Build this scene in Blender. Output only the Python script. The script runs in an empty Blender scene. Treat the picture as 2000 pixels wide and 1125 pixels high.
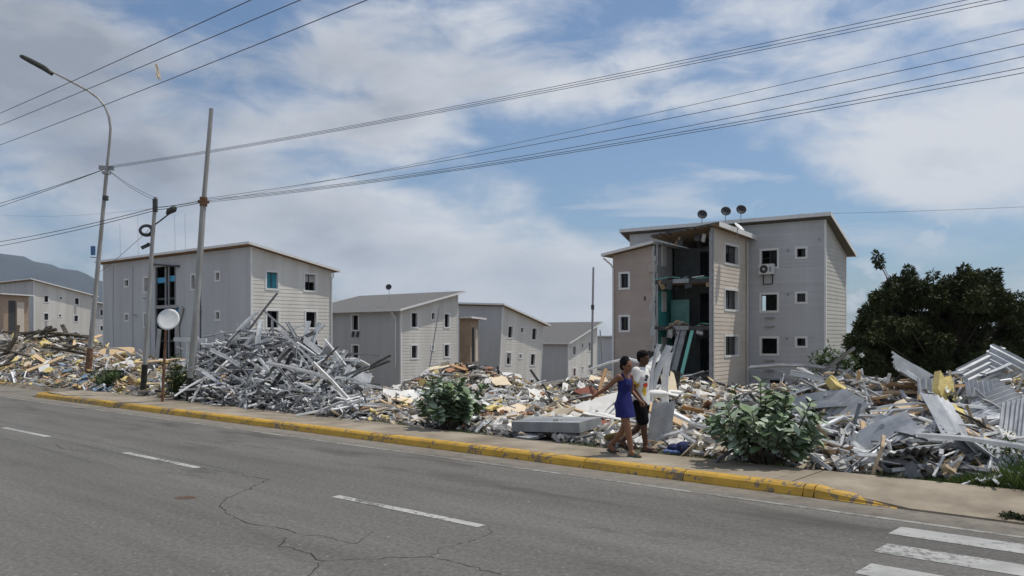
import bpy, bmesh, math, random
import numpy as np
from mathutils import Vector, Matrix, noise, Euler

random.seed(11)
SC = bpy.context.scene
COL = SC.collection
R = math.radians

# ------------------------------------------------------------------ camera, sky, sun, exposure
F, HOR, EYE = 1600.0, 655.0, 2.2          # focal length and horizon in photo pixels, eye height in metres
cam_d = bpy.data.cameras.new('camera')
cam_d.sensor_width = 36; cam_d.lens = 28.8; cam_d.shift_y = 0.04625
cam_d.clip_start = 0.1; cam_d.clip_end = 20000
cam = bpy.data.objects.new('camera', cam_d); COL.objects.link(cam)
cam.location = (0, 0, EYE); cam.rotation_euler = (R(90), 0, 0)
SC.camera = cam

SUN = Vector((1.6, 0.42, 4.0)).normalized()
sun_d = bpy.data.lights.new('sun', 'SUN'); sun_d.energy = 3.3; sun_d.angle = R(0.6); sun_d.color = (1, .955, .88)
sun = bpy.data.objects.new('sun', sun_d); COL.objects.link(sun)
sun.rotation_euler = SUN.to_track_quat('Z', 'Y').to_euler(); sun.location = (60, 20, 120)

SC.view_settings.view_transform = 'Standard'; SC.view_settings.look = 'None'
SC.view_settings.exposure = 0.0; SC.view_settings.gamma = 1.0; SC.view_settings.use_curve_mapping = False
SC.cycles.use_denoising = True
SC.cycles.max_bounces = 6; SC.cycles.volume_bounces = 0
SC.cycles.transparent_max_bounces = 8


def build_world():
    w = bpy.data.worlds.new('World'); SC.world = w; w.use_nodes = True
    nt = w.node_tree; N = nt.nodes; Lk = nt.links; N.clear()

    def nd(t, **k):
        n = N.new(t)
        for a, b in k.items(): setattr(n, a, b)
        return n

    def math_(op, a, b=None, c=None, clamp=False):
        n = nd('ShaderNodeMath', operation=op, use_clamp=clamp)
        for i, v in enumerate((a, b, c)):
            if v is None: continue
            if isinstance(v, (int, float)): n.inputs[i].default_value = v
            else: Lk.new(v, n.inputs[i])
        return n.outputs[0]

    def mrange(v, a, b, c, d, smooth=True):
        n = nd('ShaderNodeMapRange'); n.interpolation_type = 'SMOOTHSTEP' if smooth else 'LINEAR'
        Lk.new(v, n.inputs[0])
        for i, x in enumerate((a, b, c, d)): n.inputs[i + 1].default_value = x
        return n.outputs[0]

    tc = nd('ShaderNodeTexCoord')
    sky = nd('ShaderNodeTexSky', sky_type='NISHITA'); sky.sun_disc = False
    sky.sun_elevation = R(67.5); sky.sun_rotation = R(75); sky.altitude = 30
    sky.air_density = 1.0; sky.dust_density = 1.2; sky.ozone_density = 1.6
    # wispy layer stretched flat, as cloud decks look near the horizon
    mp = nd('ShaderNodeMapping'); mp.inputs['Scale'].default_value = (1, 1, 2.3)
    Lk.new(tc.outputs['Generated'], mp.inputs[0])
    v = mp.outputs[0]
    sep0 = nd('ShaderNodeSeparateXYZ'); Lk.new(tc.outputs['Generated'], sep0.inputs[0])

    def noi(vec, sc, det, ro, dist=0.0, off=(0, 0, 0)):
        m = nd('ShaderNodeMapping'); m.inputs['Location'].default_value = off
        Lk.new(vec, m.inputs[0])
        n = nd('ShaderNodeTexNoise'); n.inputs['Scale'].default_value = sc; n.inputs['Detail'].default_value = det
        n.inputs['Roughness'].default_value = ro; n.inputs['Distortion'].default_value = dist
        Lk.new(m.outputs[0], n.inputs['Vector']); return n.outputs['Fac']
    big = noi(v, 3.2, 9, .56, .25, (3.1, 1.7, 0.4))
    fine = noi(v, 9.0, 8, .58, .4, (0.3, 7.7, 2.2))
    soft = noi(v, 2.1, 4, .5, .0, (5.5, 2.2, 9.1))
    # where the deck is open or closed (direction, radius, weight)
    cov = math_('ADD', math_('MULTIPLY', big, .62), math_('MULTIPLY', fine, .38))
    opens = [  # photo px, py, radius, weight
        (1180, 340, .30, -.20), (1430, 400, .30, -.18), (1000, 260, .16, -.10), (1760, 470, .22, -.15),
        (400, 25, .13, -.13), (660, 330, .13, -.10), (840, 345, .12, -.10), (560, 60, .12, -.05), (1290, 30, .18, -.07), (30, 385, .10, -.07),
        (120, 180, .42, .13), (300, 290, .20, .08), (900, 150, .34, .07), (1900, 310, .24, .15), (1760, 330, .18, .14), (1650, 130, .22, .05), (750, 470, .34, .12),
        (1000, 520, .30, .12), (1180, 520, .2, .09), (1350, 150, .22, .03)]
    for px, py, r, wgt in opens:
        d = Vector((px - 1000, F, HOR - py)).normalized(); d.z *= 2.3
        n = nd('ShaderNodeVectorMath', operation='DISTANCE'); Lk.new(v, n.inputs[0]); n.inputs[1].default_value = d
        cov = math_('ADD', cov, mrange(n.outputs['Value'], 0, r, wgt, 0))
    mask = mrange(cov, .39, .62, 0.08, 1)
    # small puffs and thin streaks in the open blue
    m3 = nd('ShaderNodeMapping'); m3.inputs['Scale'].default_value = (1, 1, 6.5); m3.inputs['Rotation'].default_value = (0, R(4), 0); Lk.new(tc.outputs['Generated'], m3.inputs[0])
    streak = mrange(noi(m3.outputs[0], 3.6, 8, .6, .5, (2.7, 4.4, 1.3)), .50, .74, 0, .62)
    m4 = nd('ShaderNodeMapping'); m4.inputs['Scale'].default_value = (1, 1, 1.7); Lk.new(tc.outputs['Generated'], m4.inputs[0])
    puff = mrange(noi(m4.outputs[0], 11, 9, .55, .3, (8.1, 0.6, 3.9)), .57, .66, 0, .8)
    puff = math_('MULTIPLY', puff, mrange(sep0.outputs['Z'], .02, .26, 1, 0))
    mask = math_('MAXIMUM', mask, math_('MAXIMUM', streak, puff))
    # cloud brightness: sunlit tops, grey thick parts
    edge = mrange(cov, .50, .74, 0, 1)
    bright = math_('ADD', math_('MULTIPLY', fine, .75), math_('MULTIPLY', soft, .45))
    bright = math_('SUBTRACT', bright, math_('MULTIPLY', edge, .26))
    for px, py, rd, wgt in [(150, 170, .55, -.10), (500, 150, .4, -.05), (1850, 330, .36, .26), (1680, 370, .2, .10), (820, 500, .5, .08), (1600, 60, .35, .05)]:
        d = Vector((px - 1000, F, HOR - py)).normalized(); d.z *= 2.3
        n = nd('ShaderNodeVectorMath', operation='DISTANCE'); Lk.new(v, n.inputs[0]); n.inputs[1].default_value = d
        bright = math_('ADD', bright, mrange(n.outputs['Value'], 0, rd, wgt, 0))
    cr = nd('ShaderNodeValToRGB'); Lk.new(bright, cr.inputs[0])
    e = cr.color_ramp.elements
    e[0].position = .28; e[0].color = (.30, .335, .40, 1)
    e[1].position = .66; e[1].color = (.70, .725, .765, 1)
    m2 = e.new(.45); m2.color = (.50, .535, .60, 1)
    # pale air towards the horizon
    sep = nd('ShaderNodeSeparateXYZ'); Lk.new(tc.outputs['Generated'], sep.inputs[0])
    hz = mrange(sep.outputs['Z'], -.02, .15, .45, 0)
    mixh = nd('ShaderNodeMix', data_type='RGBA'); Lk.new(hz, mixh.inputs[0])
    Lk.new(cr.outputs[0], mixh.inputs[6]); mixh.inputs[7].default_value = (.60, .65, .71, 1)
    b1 = nd('ShaderNodeBackground'); b1.inputs[1].default_value = .095
    tint = nd('ShaderNodeMix', data_type='RGBA', blend_type='MULTIPLY'); tint.inputs[0].default_value = 1
    Lk.new(sky.outputs[0], tint.inputs[6]); tint.inputs[7].default_value = (.70, .90, 1.06, 1)
    Lk.new(tint.outputs[2], b1.inputs[0])
    b2 = nd('ShaderNodeBackground'); b2.inputs[1].default_value = 1.0; Lk.new(mixh.outputs[2], b2.inputs[0])
    mx = nd('ShaderNodeMixShader'); Lk.new(mask, mx.inputs[0]); Lk.new(b1.outputs[0], mx.inputs[1]); Lk.new(b2.outputs[0], mx.inputs[2])
    out = nd('ShaderNodeOutputWorld'); Lk.new(mx.outputs[0], out.inputs[0])


build_world()

# ------------------------------------------------------------------ frames of reference
P0 = Vector((-.47, 14.98)); TD = Vector((.759, -.651)); ND = Vector((.651, .759))


def rw(t, n, z=0.0):                         # road frame: t along the kerb to the right, n away from the road
    p = P0 + TD * t + ND * n
    return Vector((p.x, p.y, z))


def road_n(x, y): return (x - P0.x) * ND.x + (y - P0.y) * ND.y


def road_t(x, y): return (x - P0.x) * TD.x + (y - P0.y) * TD.y


def at(px, py, y):                           # a direction seen in the photo and a distance -> a place
    return Vector(((px - 1000) / F * y, y, EYE + (HOR - py) * y / F))


# ------------------------------------------------------------------ materials
MATS = {}


def mat(name, c1, c2=None, rough=.85, scale=6.0, bump=0.0, bscale=30.0, metal=0.0, rnd=0.0, spec=.3, det=6, c3=None, streak=None, attr=None, contrast=(.35, .68)):
    m = bpy.data.materials.new(name); m.use_nodes = True
    nt = m.node_tree; N = nt.nodes; Lk = nt.links
    b = N['Principled BSDF']; b.inputs['Roughness'].default_value = rough; b.inputs['Metallic'].default_value = metal
    b.inputs['Specular IOR Level'].default_value = spec
    tc = N.new('ShaderNodeTexCoord'); vec = tc.outputs['Object']
    if streak:
        mp = N.new('ShaderNodeMapping'); mp.inputs['Scale'].default_value = streak; Lk.new(vec, mp.inputs[0]); vec = mp.outputs[0]
    col = None
    if attr:
        a = N.new('ShaderNodeVertexColor'); a.layer_name = attr; col = a.outputs['Color']
        n = N.new('ShaderNodeTexNoise'); n.inputs['Scale'].default_value = scale; n.inputs['Detail'].default_value = det
        Lk.new(tc.outputs['Object'], n.inputs['Vector'])
        mr = N.new('ShaderNodeMapRange'); Lk.new(n.outputs['Fac'], mr.inputs[0]); mr.inputs[1].default_value = .3; mr.inputs[2].default_value = .7
        mr.inputs[3].default_value = .6; mr.inputs[4].default_value = 1.25
        hs = N.new('ShaderNodeHueSaturation'); Lk.new(col, hs.inputs['Color']); Lk.new(mr.outputs[0], hs.inputs['Value']); col = hs.outputs[0]
    elif c2 is not None:
        n = N.new('ShaderNodeTexNoise'); n.inputs['Scale'].default_value = scale; n.inputs['Detail'].default_value = det; n.inputs['Roughness'].default_value = .62
        Lk.new(vec, n.inputs['Vector'])
        cr = N.new('ShaderNodeValToRGB'); Lk.new(n.outputs['Fac'], cr.inputs[0])
        e = cr.color_ramp.elements; e[0].position = contrast[0]; e[0].color = (*c1, 1); e[1].position = contrast[1]; e[1].color = (*c2, 1)
        if c3 is not None:
            x = e.new((contrast[0] + contrast[1]) / 2 + .1); x.color = (*c3, 1)
        col = cr.outputs[0]
    else:
        rgb = N.new('ShaderNodeRGB'); rgb.outputs[0].default_value = (*c1, 1); col = rgb.outputs[0]
    if rnd:
        oi = N.new('ShaderNodeObjectInfo'); mr = N.new('ShaderNodeMapRange'); Lk.new(oi.outputs['Random'], mr.inputs[0])
        mr.inputs[3].default_value = 1 - rnd; mr.inputs[4].default_value = 1 + rnd * .55
        hs = N.new('ShaderNodeHueSaturation'); Lk.new(col, hs.inputs['Color']); Lk.new(mr.outputs[0], hs.inputs['Value']); col = hs.outputs[0]
    Lk.new(col, b.inputs['Base Color'])
    if bump:
        n2 = N.new('ShaderNodeTexNoise'); n2.inputs['Scale'].default_value = bscale; n2.inputs['Detail'].default_value = 5
        Lk.new(tc.outputs['Object'], n2.inputs['Vector'])
        bp = N.new('ShaderNodeBump'); bp.inputs['Strength'].default_value = bump; bp.inputs['Distance'].default_value = .02
        Lk.new(n2.outputs['Fac'], bp.inputs['Height']); Lk.new(bp.outputs[0], b.inputs['Normal'])
    MATS[name] = m
    return m


def asphalt_mat():
    m = bpy.data.materials.new('asphalt'); m.use_nodes = True; nt = m.node_tree; N = nt.nodes; Lk = nt.links
    b = N['Principled BSDF']; b.inputs['Roughness'].default_value = .88; b.inputs['Specular IOR Level'].default_value = .25
    geo = N.new('ShaderNodeNewGeometry'); pos = geo.outputs['Position']

    def noi(sc, det=5, ro=.6, vec=pos, out='Fac'):
        n = N.new('ShaderNodeTexNoise'); n.inputs['Scale'].default_value = sc; n.inputs['Detail'].default_value = det; n.inputs['Roughness'].default_value = ro
        Lk.new(vec, n.inputs['Vector']); return n.outputs[out]

    def ramp(v, p0, c0, p1, c1):
        r = N.new('ShaderNodeValToRGB'); Lk.new(v, r.inputs[0]); e = r.color_ramp.elements
        e[0].position = p0; e[0].color = (*c0, 1); e[1].position = p1; e[1].color = (*c1, 1); return r.outputs[0]

    def mix(f, a, c, t='MIX'):
        x = N.new('ShaderNodeMix'); x.data_type = 'RGBA'; x.blend_type = t
        if isinstance(f, float): x.inputs[0].default_value = f
        else: Lk.new(f, x.inputs[0])
        for i, q in ((6, a), (7, c)):
            if isinstance(q, tuple): x.inputs[i].default_value = (*q, 1)
            else: Lk.new(q, x.inputs[i])
        return x.outputs[2]
    # wear streaks run along the traffic direction
    mp = N.new('ShaderNodeMapping'); mp.inputs['Rotation'].default_value = (0, 0, math.atan2(.651, .759)); Lk.new(pos, mp.inputs[0])
    ms = N.new('ShaderNodeMapping'); ms.inputs['Scale'].default_value = (.12, 1.0, 1); Lk.new(mp.outputs[0], ms.inputs[0])
    base = ramp(noi(.9, 6, .65, ms.outputs[0]), .3, (.100, .096, .089), .72, (.158, .152, .141))
    grain = ramp(noi(17, 6, .85), .32, (.52, .52, .52), .70, (1.48, 1.46, 1.43))
    base = mix(1.0, base, grain, 'MULTIPLY')
    # pale aggregate specks
    vo = N.new('ShaderNodeTexVoronoi'); vo.inputs['Scale'].default_value = 13; Lk.new(pos, vo.inputs['Vector'])
    sp = ramp(vo.outputs['Distance'], .10, (1, 1, 1), .22, (0, 0, 0))
    gate = ramp(noi(7, 3, .6), .56, (0, 0, 0), .64, (.8, .8, .8))
    spm = mix(1.0, sp, gate, 'MULTIPLY')
    base = mix(spm, base, (.36, .34, .31))
    # dark oil stains, and dust that gathers by the kerb
    ms2 = N.new('ShaderNodeMapping'); ms2.inputs['Scale'].default_value = (.30, 1.1, 1); Lk.new(mp.outputs[0], ms2.inputs[0])
    sep = N.new('ShaderNodeSeparateXYZ'); Lk.new(mp.outputs[0], sep.inputs[0])
    kn = P0.dot(ND)
    # vehicles stop and drip in the lane by the kerb
    lane = N.new('ShaderNodeMapRange'); Lk.new(sep.outputs['Y'], lane.inputs[0]); lane.interpolation_type = 'SMOOTHSTEP'
    lane.inputs[1].default_value = kn - 4.2; lane.inputs[2].default_value = kn - 1.2; lane.inputs[3].default_value = 0; lane.inputs[4].default_value = .10
    sa = N.new('ShaderNodeMath'); sa.operation = 'ADD'; Lk.new(noi(1.15, 6, .66, ms2.outputs[0]), sa.inputs[0]); Lk.new(lane.outputs[0], sa.inputs[1])
    st = ramp(sa.outputs[0], .60, (0, 0, 0), .74, (.75, .75, .75))
    base = mix(st, base, (.068, .060, .052))
    mr = N.new('ShaderNodeMapRange'); Lk.new(sep.outputs['Y'], mr.inputs[0]); mr.interpolation_type = 'SMOOTHSTEP'
    mr.inputs[1].default_value = kn - 1.1; mr.inputs[2].default_value = kn - .1; mr.inputs[3].default_value = 0; mr.inputs[4].default_value = .85
    dn = N.new('ShaderNodeMath'); dn.operation = 'MULTIPLY'; Lk.new(mr.outputs[0], dn.inputs[0])
    Lk.new(ramp(noi(3.5, 6, .7), .35, (.3, .3, .3), .6, (1, 1, 1)), dn.inputs[1])
    base = mix(dn.outputs[0], base, (.235, .205, .165))
    Lk.new(base, b.inputs['Base Color'])
    bp = N.new('ShaderNodeBump'); bp.inputs['Strength'].default_value = .55; bp.inputs['Distance'].default_value = .008
    Lk.new(noi(60, 4, .75), bp.inputs['Height']); Lk.new(bp.outputs[0], b.inputs['Normal'])
    MATS['asphalt'] = m


asphalt_mat()


def paint_mat(name, col, under, wear, rough=.7, scale=9):
    """paint that is chipped and worn through to what lies under it"""
    m = bpy.data.materials.new(name); m.use_nodes = True; nt = m.node_tree; N = nt.nodes; Lk = nt.links
    b = N['Principled BSDF']; b.inputs['Roughness'].default_value = rough
    geo = N.new('ShaderNodeNewGeometry')
    n = N.new('ShaderNodeTexNoise'); n.inputs['Scale'].default_value = scale; n.inputs['Detail'].default_value = 9; n.inputs['Roughness'].default_value = .72
    Lk.new(geo.outputs['Position'], n.inputs['Vector'])
    n2 = N.new('ShaderNodeTexNoise'); n2.inputs['Scale'].default_value = .9; n2.inputs['Detail'].default_value = 4
    Lk.new(geo.outputs['Position'], n2.inputs['Vector'])
    ad = N.new('ShaderNodeMath'); ad.operation = 'MULTIPLY_ADD'; Lk.new(n2.outputs['Fac'], ad.inputs[0]); ad.inputs[1].default_value = .55; Lk.new(n.outputs['Fac'], ad.inputs[2])
    r = N.new('ShaderNodeValToRGB'); Lk.new(ad.outputs[0], r.inputs[0]); e = r.color_ramp.elements
    e[0].position = wear; e[0].color = (0, 0, 0, 1); e[1].position = wear + .03; e[1].color = (1, 1, 1, 1)
    n3 = N.new('ShaderNodeTexNoise'); n3.inputs['Scale'].default_value = 3; n3.inputs['Detail'].default_value = 6
    Lk.new(geo.outputs['Position'], n3.inputs['Vector'])
    r3 = N.new('ShaderNodeValToRGB'); Lk.new(n3.outputs['Fac'], r3.inputs[0]); e3 = r3.color_ramp.elements
    e3[0].position = .3; e3[0].color = (*[c * .72 for c in col], 1); e3[1].position = .65; e3[1].color = (*col, 1)
    mx = N.new('ShaderNodeMix'); mx.data_type = 'RGBA'; Lk.new(r.outputs[0], mx.inputs[0])
    mx.inputs[7].default_value = (*under, 1); Lk.new(r3.outputs[0], mx.inputs[6])
    Lk.new(mx.outputs[2], b.inputs['Base Color'])
    bp = N.new('ShaderNodeBump'); bp.inputs['Strength'].default_value = .4; bp.inputs['Distance'].default_value = .01
    Lk.new(n.outputs['Fac'], bp.inputs['Height']); Lk.new(bp.outputs[0], b.inputs['Normal'])
    MATS[name] = m


paint_mat('kerb_yellow', (.53, .31, .035), (.16, .125, .09), .82, scale=9)
paint_mat('line_white', (.44, .43, .40), (.13, .125, .115), .80, scale=14)
paint_mat('line_worn', (.30, .285, .255), (.15, .14, .125), .76, scale=8)
paint_mat('crossing_white', (.37, .365, .345), (.15, .145, .135), .84, scale=10)
mat('concrete', (.19, .157, .115), (.345, .295, .228), scale=1.1, bump=.25, bscale=60, rough=.92)
mat('dirt', (.105, .088, .07), (.26, .23, .19), scale=1.4, bump=.6, bscale=14, rough=.95, c3=(.22, .19, .15))
mat('crack', (.022, .020, .019), rough=.95)
mat('rust_stain', (.085, .05, .035), (.11, .07, .05), scale=20, rough=.9)
# houses
mat('siding_grey', (.455, .455, .455), (.55, .555, .555), scale=.8, bump=.06, bscale=40, rnd=.06, streak=(1, 1, .10), c3=(.52, .52, .52), contrast=(.28, .66))
mat('siding_cream', (.55, .52, .465), (.71, .685, .63), scale=.8, bump=.06, bscale=40, rnd=.06, streak=(1, 1, .10), c3=(.66, .635, .58), contrast=(.26, .62))
mat('siding_sand', (.58, .51, .425), (.68, .605, .515), scale=.7, bump=.06, bscale=40, rnd=.05)
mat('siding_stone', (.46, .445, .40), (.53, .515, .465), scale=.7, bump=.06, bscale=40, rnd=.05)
mat('siding_pink', (.42, .345, .30), (.49, .405, .355), scale=.7, bump=.06, bscale=40, rnd=.04)
mat('siding_brown', (.35, .25, .18), (.45, .34, .25), scale=1.2, bump=.06, bscale=40)
mat('trim_white', (.70, .69, .665), (.80, .79, .765), scale=5, rough=.6)
mat('soffit_wood', (.27, .185, .105), (.38, .275, .165), scale=3, rough=.8)
mat('soffit_grey', (.125, .112, .09), (.175, .16, .13), scale=3, rough=.85)
mat('soffit_orange', (.33, .18, .08), (.22, .13, .065), scale=3, rough=.8)
mat('roof_grey', (.115, .112, .11), (.175, .17, .165), scale=7, rough=.85, bump=.4, bscale=12)
mat('core_board', (.33, .32, .31), (.42, .41, .39), scale=3)
mat('steel_dark', (.05, .05, .052), (.10, .095, .09), scale=6, rough=.6, metal=.3)
mat('steel_grey', (.28, .285, .29), (.42, .42, .42), scale=8, rough=.55, metal=.25)
mat('room_teal', (.06, .33, .29), (.09, .41, .36), scale=2)
mat('room_grey', (.40, .40, .38), (.50, .49, .47), scale=2)
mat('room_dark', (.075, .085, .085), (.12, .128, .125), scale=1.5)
mat('mint', (.20, .56, .47), (.26, .62, .52), scale=3)
mat('mint_glass', (.06, .16, .14), (.10, .24, .21), scale=2, rough=.25)
mat('blue_paint', (.07, .32, .52), (.10, .40, .60), scale=3)
mat('curtain_teal', (.03, .20, .27), (.10, .38, .46), scale=9, streak=(1, 6, .2))
mat('sky_blue_case', (.08, .17, .33), rough=.5)


def glass_mat():
    m = bpy.data.materials.new('window_glass'); m.use_nodes = True
    b = m.node_tree.nodes['Principled BSDF']; b.inputs['Base Color'].default_value = (.012, .013, .015, 1)
    b.inputs['Roughness'].default_value = .12; b.inputs['Specular IOR Level'].default_value = .35
    MATS['window_glass'] = m


glass_mat()
# metal, poles
mat('pole_steel', (.27, .26, .235), (.47, .46, .44), scale=5, rough=.55, metal=.2, streak=(1, 1, .15))
mat('pole_rust', (.12, .06, .035), (.26, .15, .09), scale=8, rough=.9)
mat('pole_black', (.02, .018, .016), (.045, .04, .035), scale=9, rough=.8)
mat('lamp_dark', (.03, .035, .03), (.06, .065, .05), scale=12, rough=.6)
mat('cable_black', (.07, .072, .078), rough=.7)
mat('dish_white', (.66, .66, .64), (.76, .76, .74), scale=3, rough=.5)
mat('dish_black', (.025, .026, .03), (.045, .046, .05), scale=6, rough=.6)
mat('plastic_white', (.64, .64, .62), (.72, .72, .70), scale=4, rough=.5)
# debris
mat('stud_pale', (.66, .665, .665), (.84, .84, .83), scale=4, rough=.55, metal=.1, rnd=.25)
mat('stud_grey', (.26, .265, .275), (.46, .46, .465), scale=4, rough=.5, metal=.35, rnd=.40)
mat('stud_dark', (.05, .05, .05), (.13, .125, .12), scale=4, rough=.7, metal=.2, rnd=.35)
mat('sheet_metal', (.34, .35, .37), (.56, .57, .58), scale=2.5, rough=.62, metal=.25, rnd=.3)
mat('panel_white', (.62, .595, .55), (.78, .76, .72), scale=2.5, rnd=.18, bump=.2)
mat('panel_grey', (.22, .23, .24), (.34, .345, .35), scale=2.5, rnd=.2, bump=.2)
mat('panel_cream', (.60, .49, .34), (.72, .61, .45), scale=2.5, rnd=.2, bump=.2)
mat('insulation', (.66, .50, .17), (.80, .66, .30), scale=14, rough=1, rnd=.15, bump=.9, bscale=40)
mat('wood', (.30, .17, .085), (.47, .29, .15), scale=6, rnd=.3, streak=(1, 8, 8))
mat('wood_pale', (.55, .38, .22), (.68, .50, .31), scale=6, rnd=.2, streak=(1, 8, 8))
mat('charred', (.05, .045, .036), (.15, .13, .10), scale=5, rnd=.35)
mat('brick_red', (.20, .065, .045), (.28, .10, .07), scale=5, rnd=.2)
mat('chunk', (.42, .40, .37), (.66, .63, .59), scale=3, rnd=.25, bump=.5, bscale=20)
mat('cloth_navy', (.015, .02, .07), (.03, .04, .11), scale=12)
mat('cloth_blue', (.10, .16, .36), (.16, .24, .46), scale=12)
mat('rubble_mix', (1, 1, 1), attr='Col', rough=.9, scale=5, bump=.3)
# plants
mat('leaf_tree', (.022, .034, .008), (.070, .082, .022), scale=1.3, rough=.6, spec=.25)
mat('leaf_dark', (.018, .034, .010), (.045, .066, .02), scale=1.3, rough=.6, spec=.25)
mat('leaf_milkweed', (.10, .155, .065), (.20, .27, .145), scale=5, rough=.6, rnd=.35)
mat('leaf_silver', (.32, .40, .28), (.46, .53, .41), scale=5, rough=.6, rnd=.25)
mat('leaf_shrub', (.05, .085, .025), (.11, .16, .06), scale=3, rough=.65)
mat('petal_white', (.60, .60, .56), rough=.7)
mat('bark', (.055, .042, .03), (.11, .088, .065), scale=12, bump=.6, bscale=30)
mat('grass', (.06, .11, .022), (.14, .19, .05), scale=2.5, rough=.8)
mat('dry_grass', (.20, .19, .07), (.30, .27, .12), scale=2.5, rough=.9)
mat('hill', (.030, .034, .034), (.052, .056, .052), scale=.006, rough=1)
# people
mat('skin_tan', (.20, .095, .053), (.235, .115, .066), scale=5, rough=.5)
mat('skin_brown', (.085, .04, .024), (.11, .052, .032), scale=5, rough=.5)
mat('hair_black', (.006, .005, .005), (.014, .012, .011), scale=30, rough=.8, spec=.1)
mat('dress_blue', (.010, .012, .095), (.015, .018, .145), scale=8, rough=.75)
mat('shirt_white', (.70, .68, .64), (.78, .76, .73), scale=6, rough=.8)
mat('shorts_black', (.006, .006, .007), (.011, .011, .012), scale=9, rough=.9, spec=.1)
mat('sandal', (.02, .019, .018), (.05, .045, .04), scale=9, rough=.7)
mat('sandal_teal', (.03, .09, .08), (.05, .13, .11), scale=9, rough=.7)
mat('print_yellow', (.62, .42, .06), rough=.8)
mat('print_red', (.60, .07, .03), rough=.8)
mat('print_dark', (.05, .05, .055), rough=.8)


# ------------------------------------------------------------------ mesh helpers
def link(name, me, m=None, parent=None, smooth=False):
    o = bpy.data.objects.new(name, me); COL.objects.link(o)
    if m is not None and not me.materials:
        me.materials.append(MATS[m] if isinstance(m, str) else m)
    if smooth:
        me.polygons.foreach_set('use_smooth', [True] * len(me.polygons))
    if parent is not None: o.parent = parent
    return o


def mesh(V, Fc, name='m'):
    me = bpy.data.meshes.new(name); me.from_pydata([tuple(v) for v in V], [], Fc); me.update(); return me


def tag(o, label=None, cat=None, group=None, kind=None):
    if label: o['label'] = label
    if cat: o['category'] = cat
    if group: o['group'] = group
    if kind or cat: o['kind'] = kind or 'thing'
    return o


def empty(name, loc=(0, 0, 0), rz=0.0):
    o = bpy.data.objects.new(name, None); COL.objects.link(o); o.location = loc; o.rotation_euler = (0, 0, rz); o.empty_display_size = .2
    return o


BOXF = [(0, 3, 2, 1), (4, 5, 6, 7), (0, 1, 5, 4), (1, 2, 6, 5), (2, 3, 7, 6), (3, 0, 4, 7)]


class MB:
    def __init__(s): s.V = []; s.F = []

    def hexa(s, p):                            # 8 points: lower ring then upper ring
        b = len(s.V); s.V += [tuple(q) for q in p]; s.F += [tuple(b + i for i in f) for f in BOXF]

    def box(s, a, b):
        (x0, y0, z0), (x1, y1, z1) = a, b
        s.hexa([(x0, y0, z0), (x1, y0, z0), (x1, y1, z0), (x0, y1, z0), (x0, y0, z1), (x1, y0, z1), (x1, y1, z1), (x0, y1, z1)])

    def obox(s, c, size, rot):                 # oriented box
        M = rot if isinstance(rot, Matrix) else Euler(rot).to_matrix()
        hx, hy, hz = [q / 2 for q in size]; c = Vector(c)
        pts = [(-hx, -hy, -hz), (hx, -hy, -hz), (hx, hy, -hz), (-hx, hy, -hz), (-hx, -hy, hz), (hx, -hy, hz), (hx, hy, hz), (-hx, hy, hz)]
        s.hexa([c + M @ Vector(p) for p in pts])

    def prism(s, ring0, ring1):
        n = len(ring0); b = len(s.V); s.V += [tuple(q) for q in ring0] + [tuple(q) for q in ring1]
        s.F.append(tuple(b + i for i in reversed(range(n)))); s.F.append(tuple(b + n + i for i in range(n)))
        for i in range(n):
            j = (i + 1) % n; s.F.append((b + i, b + j, b + n + j, b + n + i))

    def tube(s, pts, rad, seg=8, cap=True):
        pts = [Vector(p) for p in pts]; n = len(pts); b = len(s.V)
        if not isinstance(rad, (list, tuple)): rad = [rad] * n
        up = None
        for i, p in enumerate(pts):
            d = (pts[min(i + 1, n - 1)] - pts[max(i - 1, 0)]).normalized()
            if up is None:
                up = Vector((0, 0, 1)) if abs(d.z) < .9 else Vector((1, 0, 0))
            a = d.cross(up).normalized(); c = a.cross(d).normalized(); up = c
            for k in range(seg):
                t = 2 * math.pi * k / seg
                s.V.append(tuple(p + (a * math.cos(t) + c * math.sin(t)) * rad[i]))
        for i in range(n - 1):
            for k in range(seg):
                k2 = (k + 1) % seg
                s.F.append((b + i * seg + k, b + i * seg + k2, b + (i + 1) * seg + k2, b + (i + 1) * seg + k))
        if cap:
            s.F.append(tuple(b + k for k in reversed(range(seg)))); s.F.append(tuple(b + (n - 1) * seg + k for k in range(seg)))

    def ell(s, c, r, seg=12, rings=8, M=None):
        b = len(s.V); c = Vector(c)
        for i in range(rings + 1):
            th = math.pi * i / rings
            for k in range(seg):
                ph = 2 * math.pi * k / seg
                v = Vector((r[0] * math.sin(th) * math.cos(ph), r[1] * math.sin(th) * math.sin(ph), r[2] * math.cos(th)))
                if M is not None: v = M @ v
                s.V.append(tuple(c + v))
        for i in range(rings):
            for k in range(seg):
                k2 = (k + 1) % seg
                s.F.append((b + i * seg + k, b + (i + 1) * seg + k, b + (i + 1) * seg + k2, b + i * seg + k2))

    def build(s, name, m, parent=None, smooth=False):
        return link(name, mesh(s.V, s.F, name), m, parent, smooth)


def joined(name, m, parent, *boxes):
    b = MB()
    for a, c in boxes: b.box(a, c)
    return b.build(name, m, parent)


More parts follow.
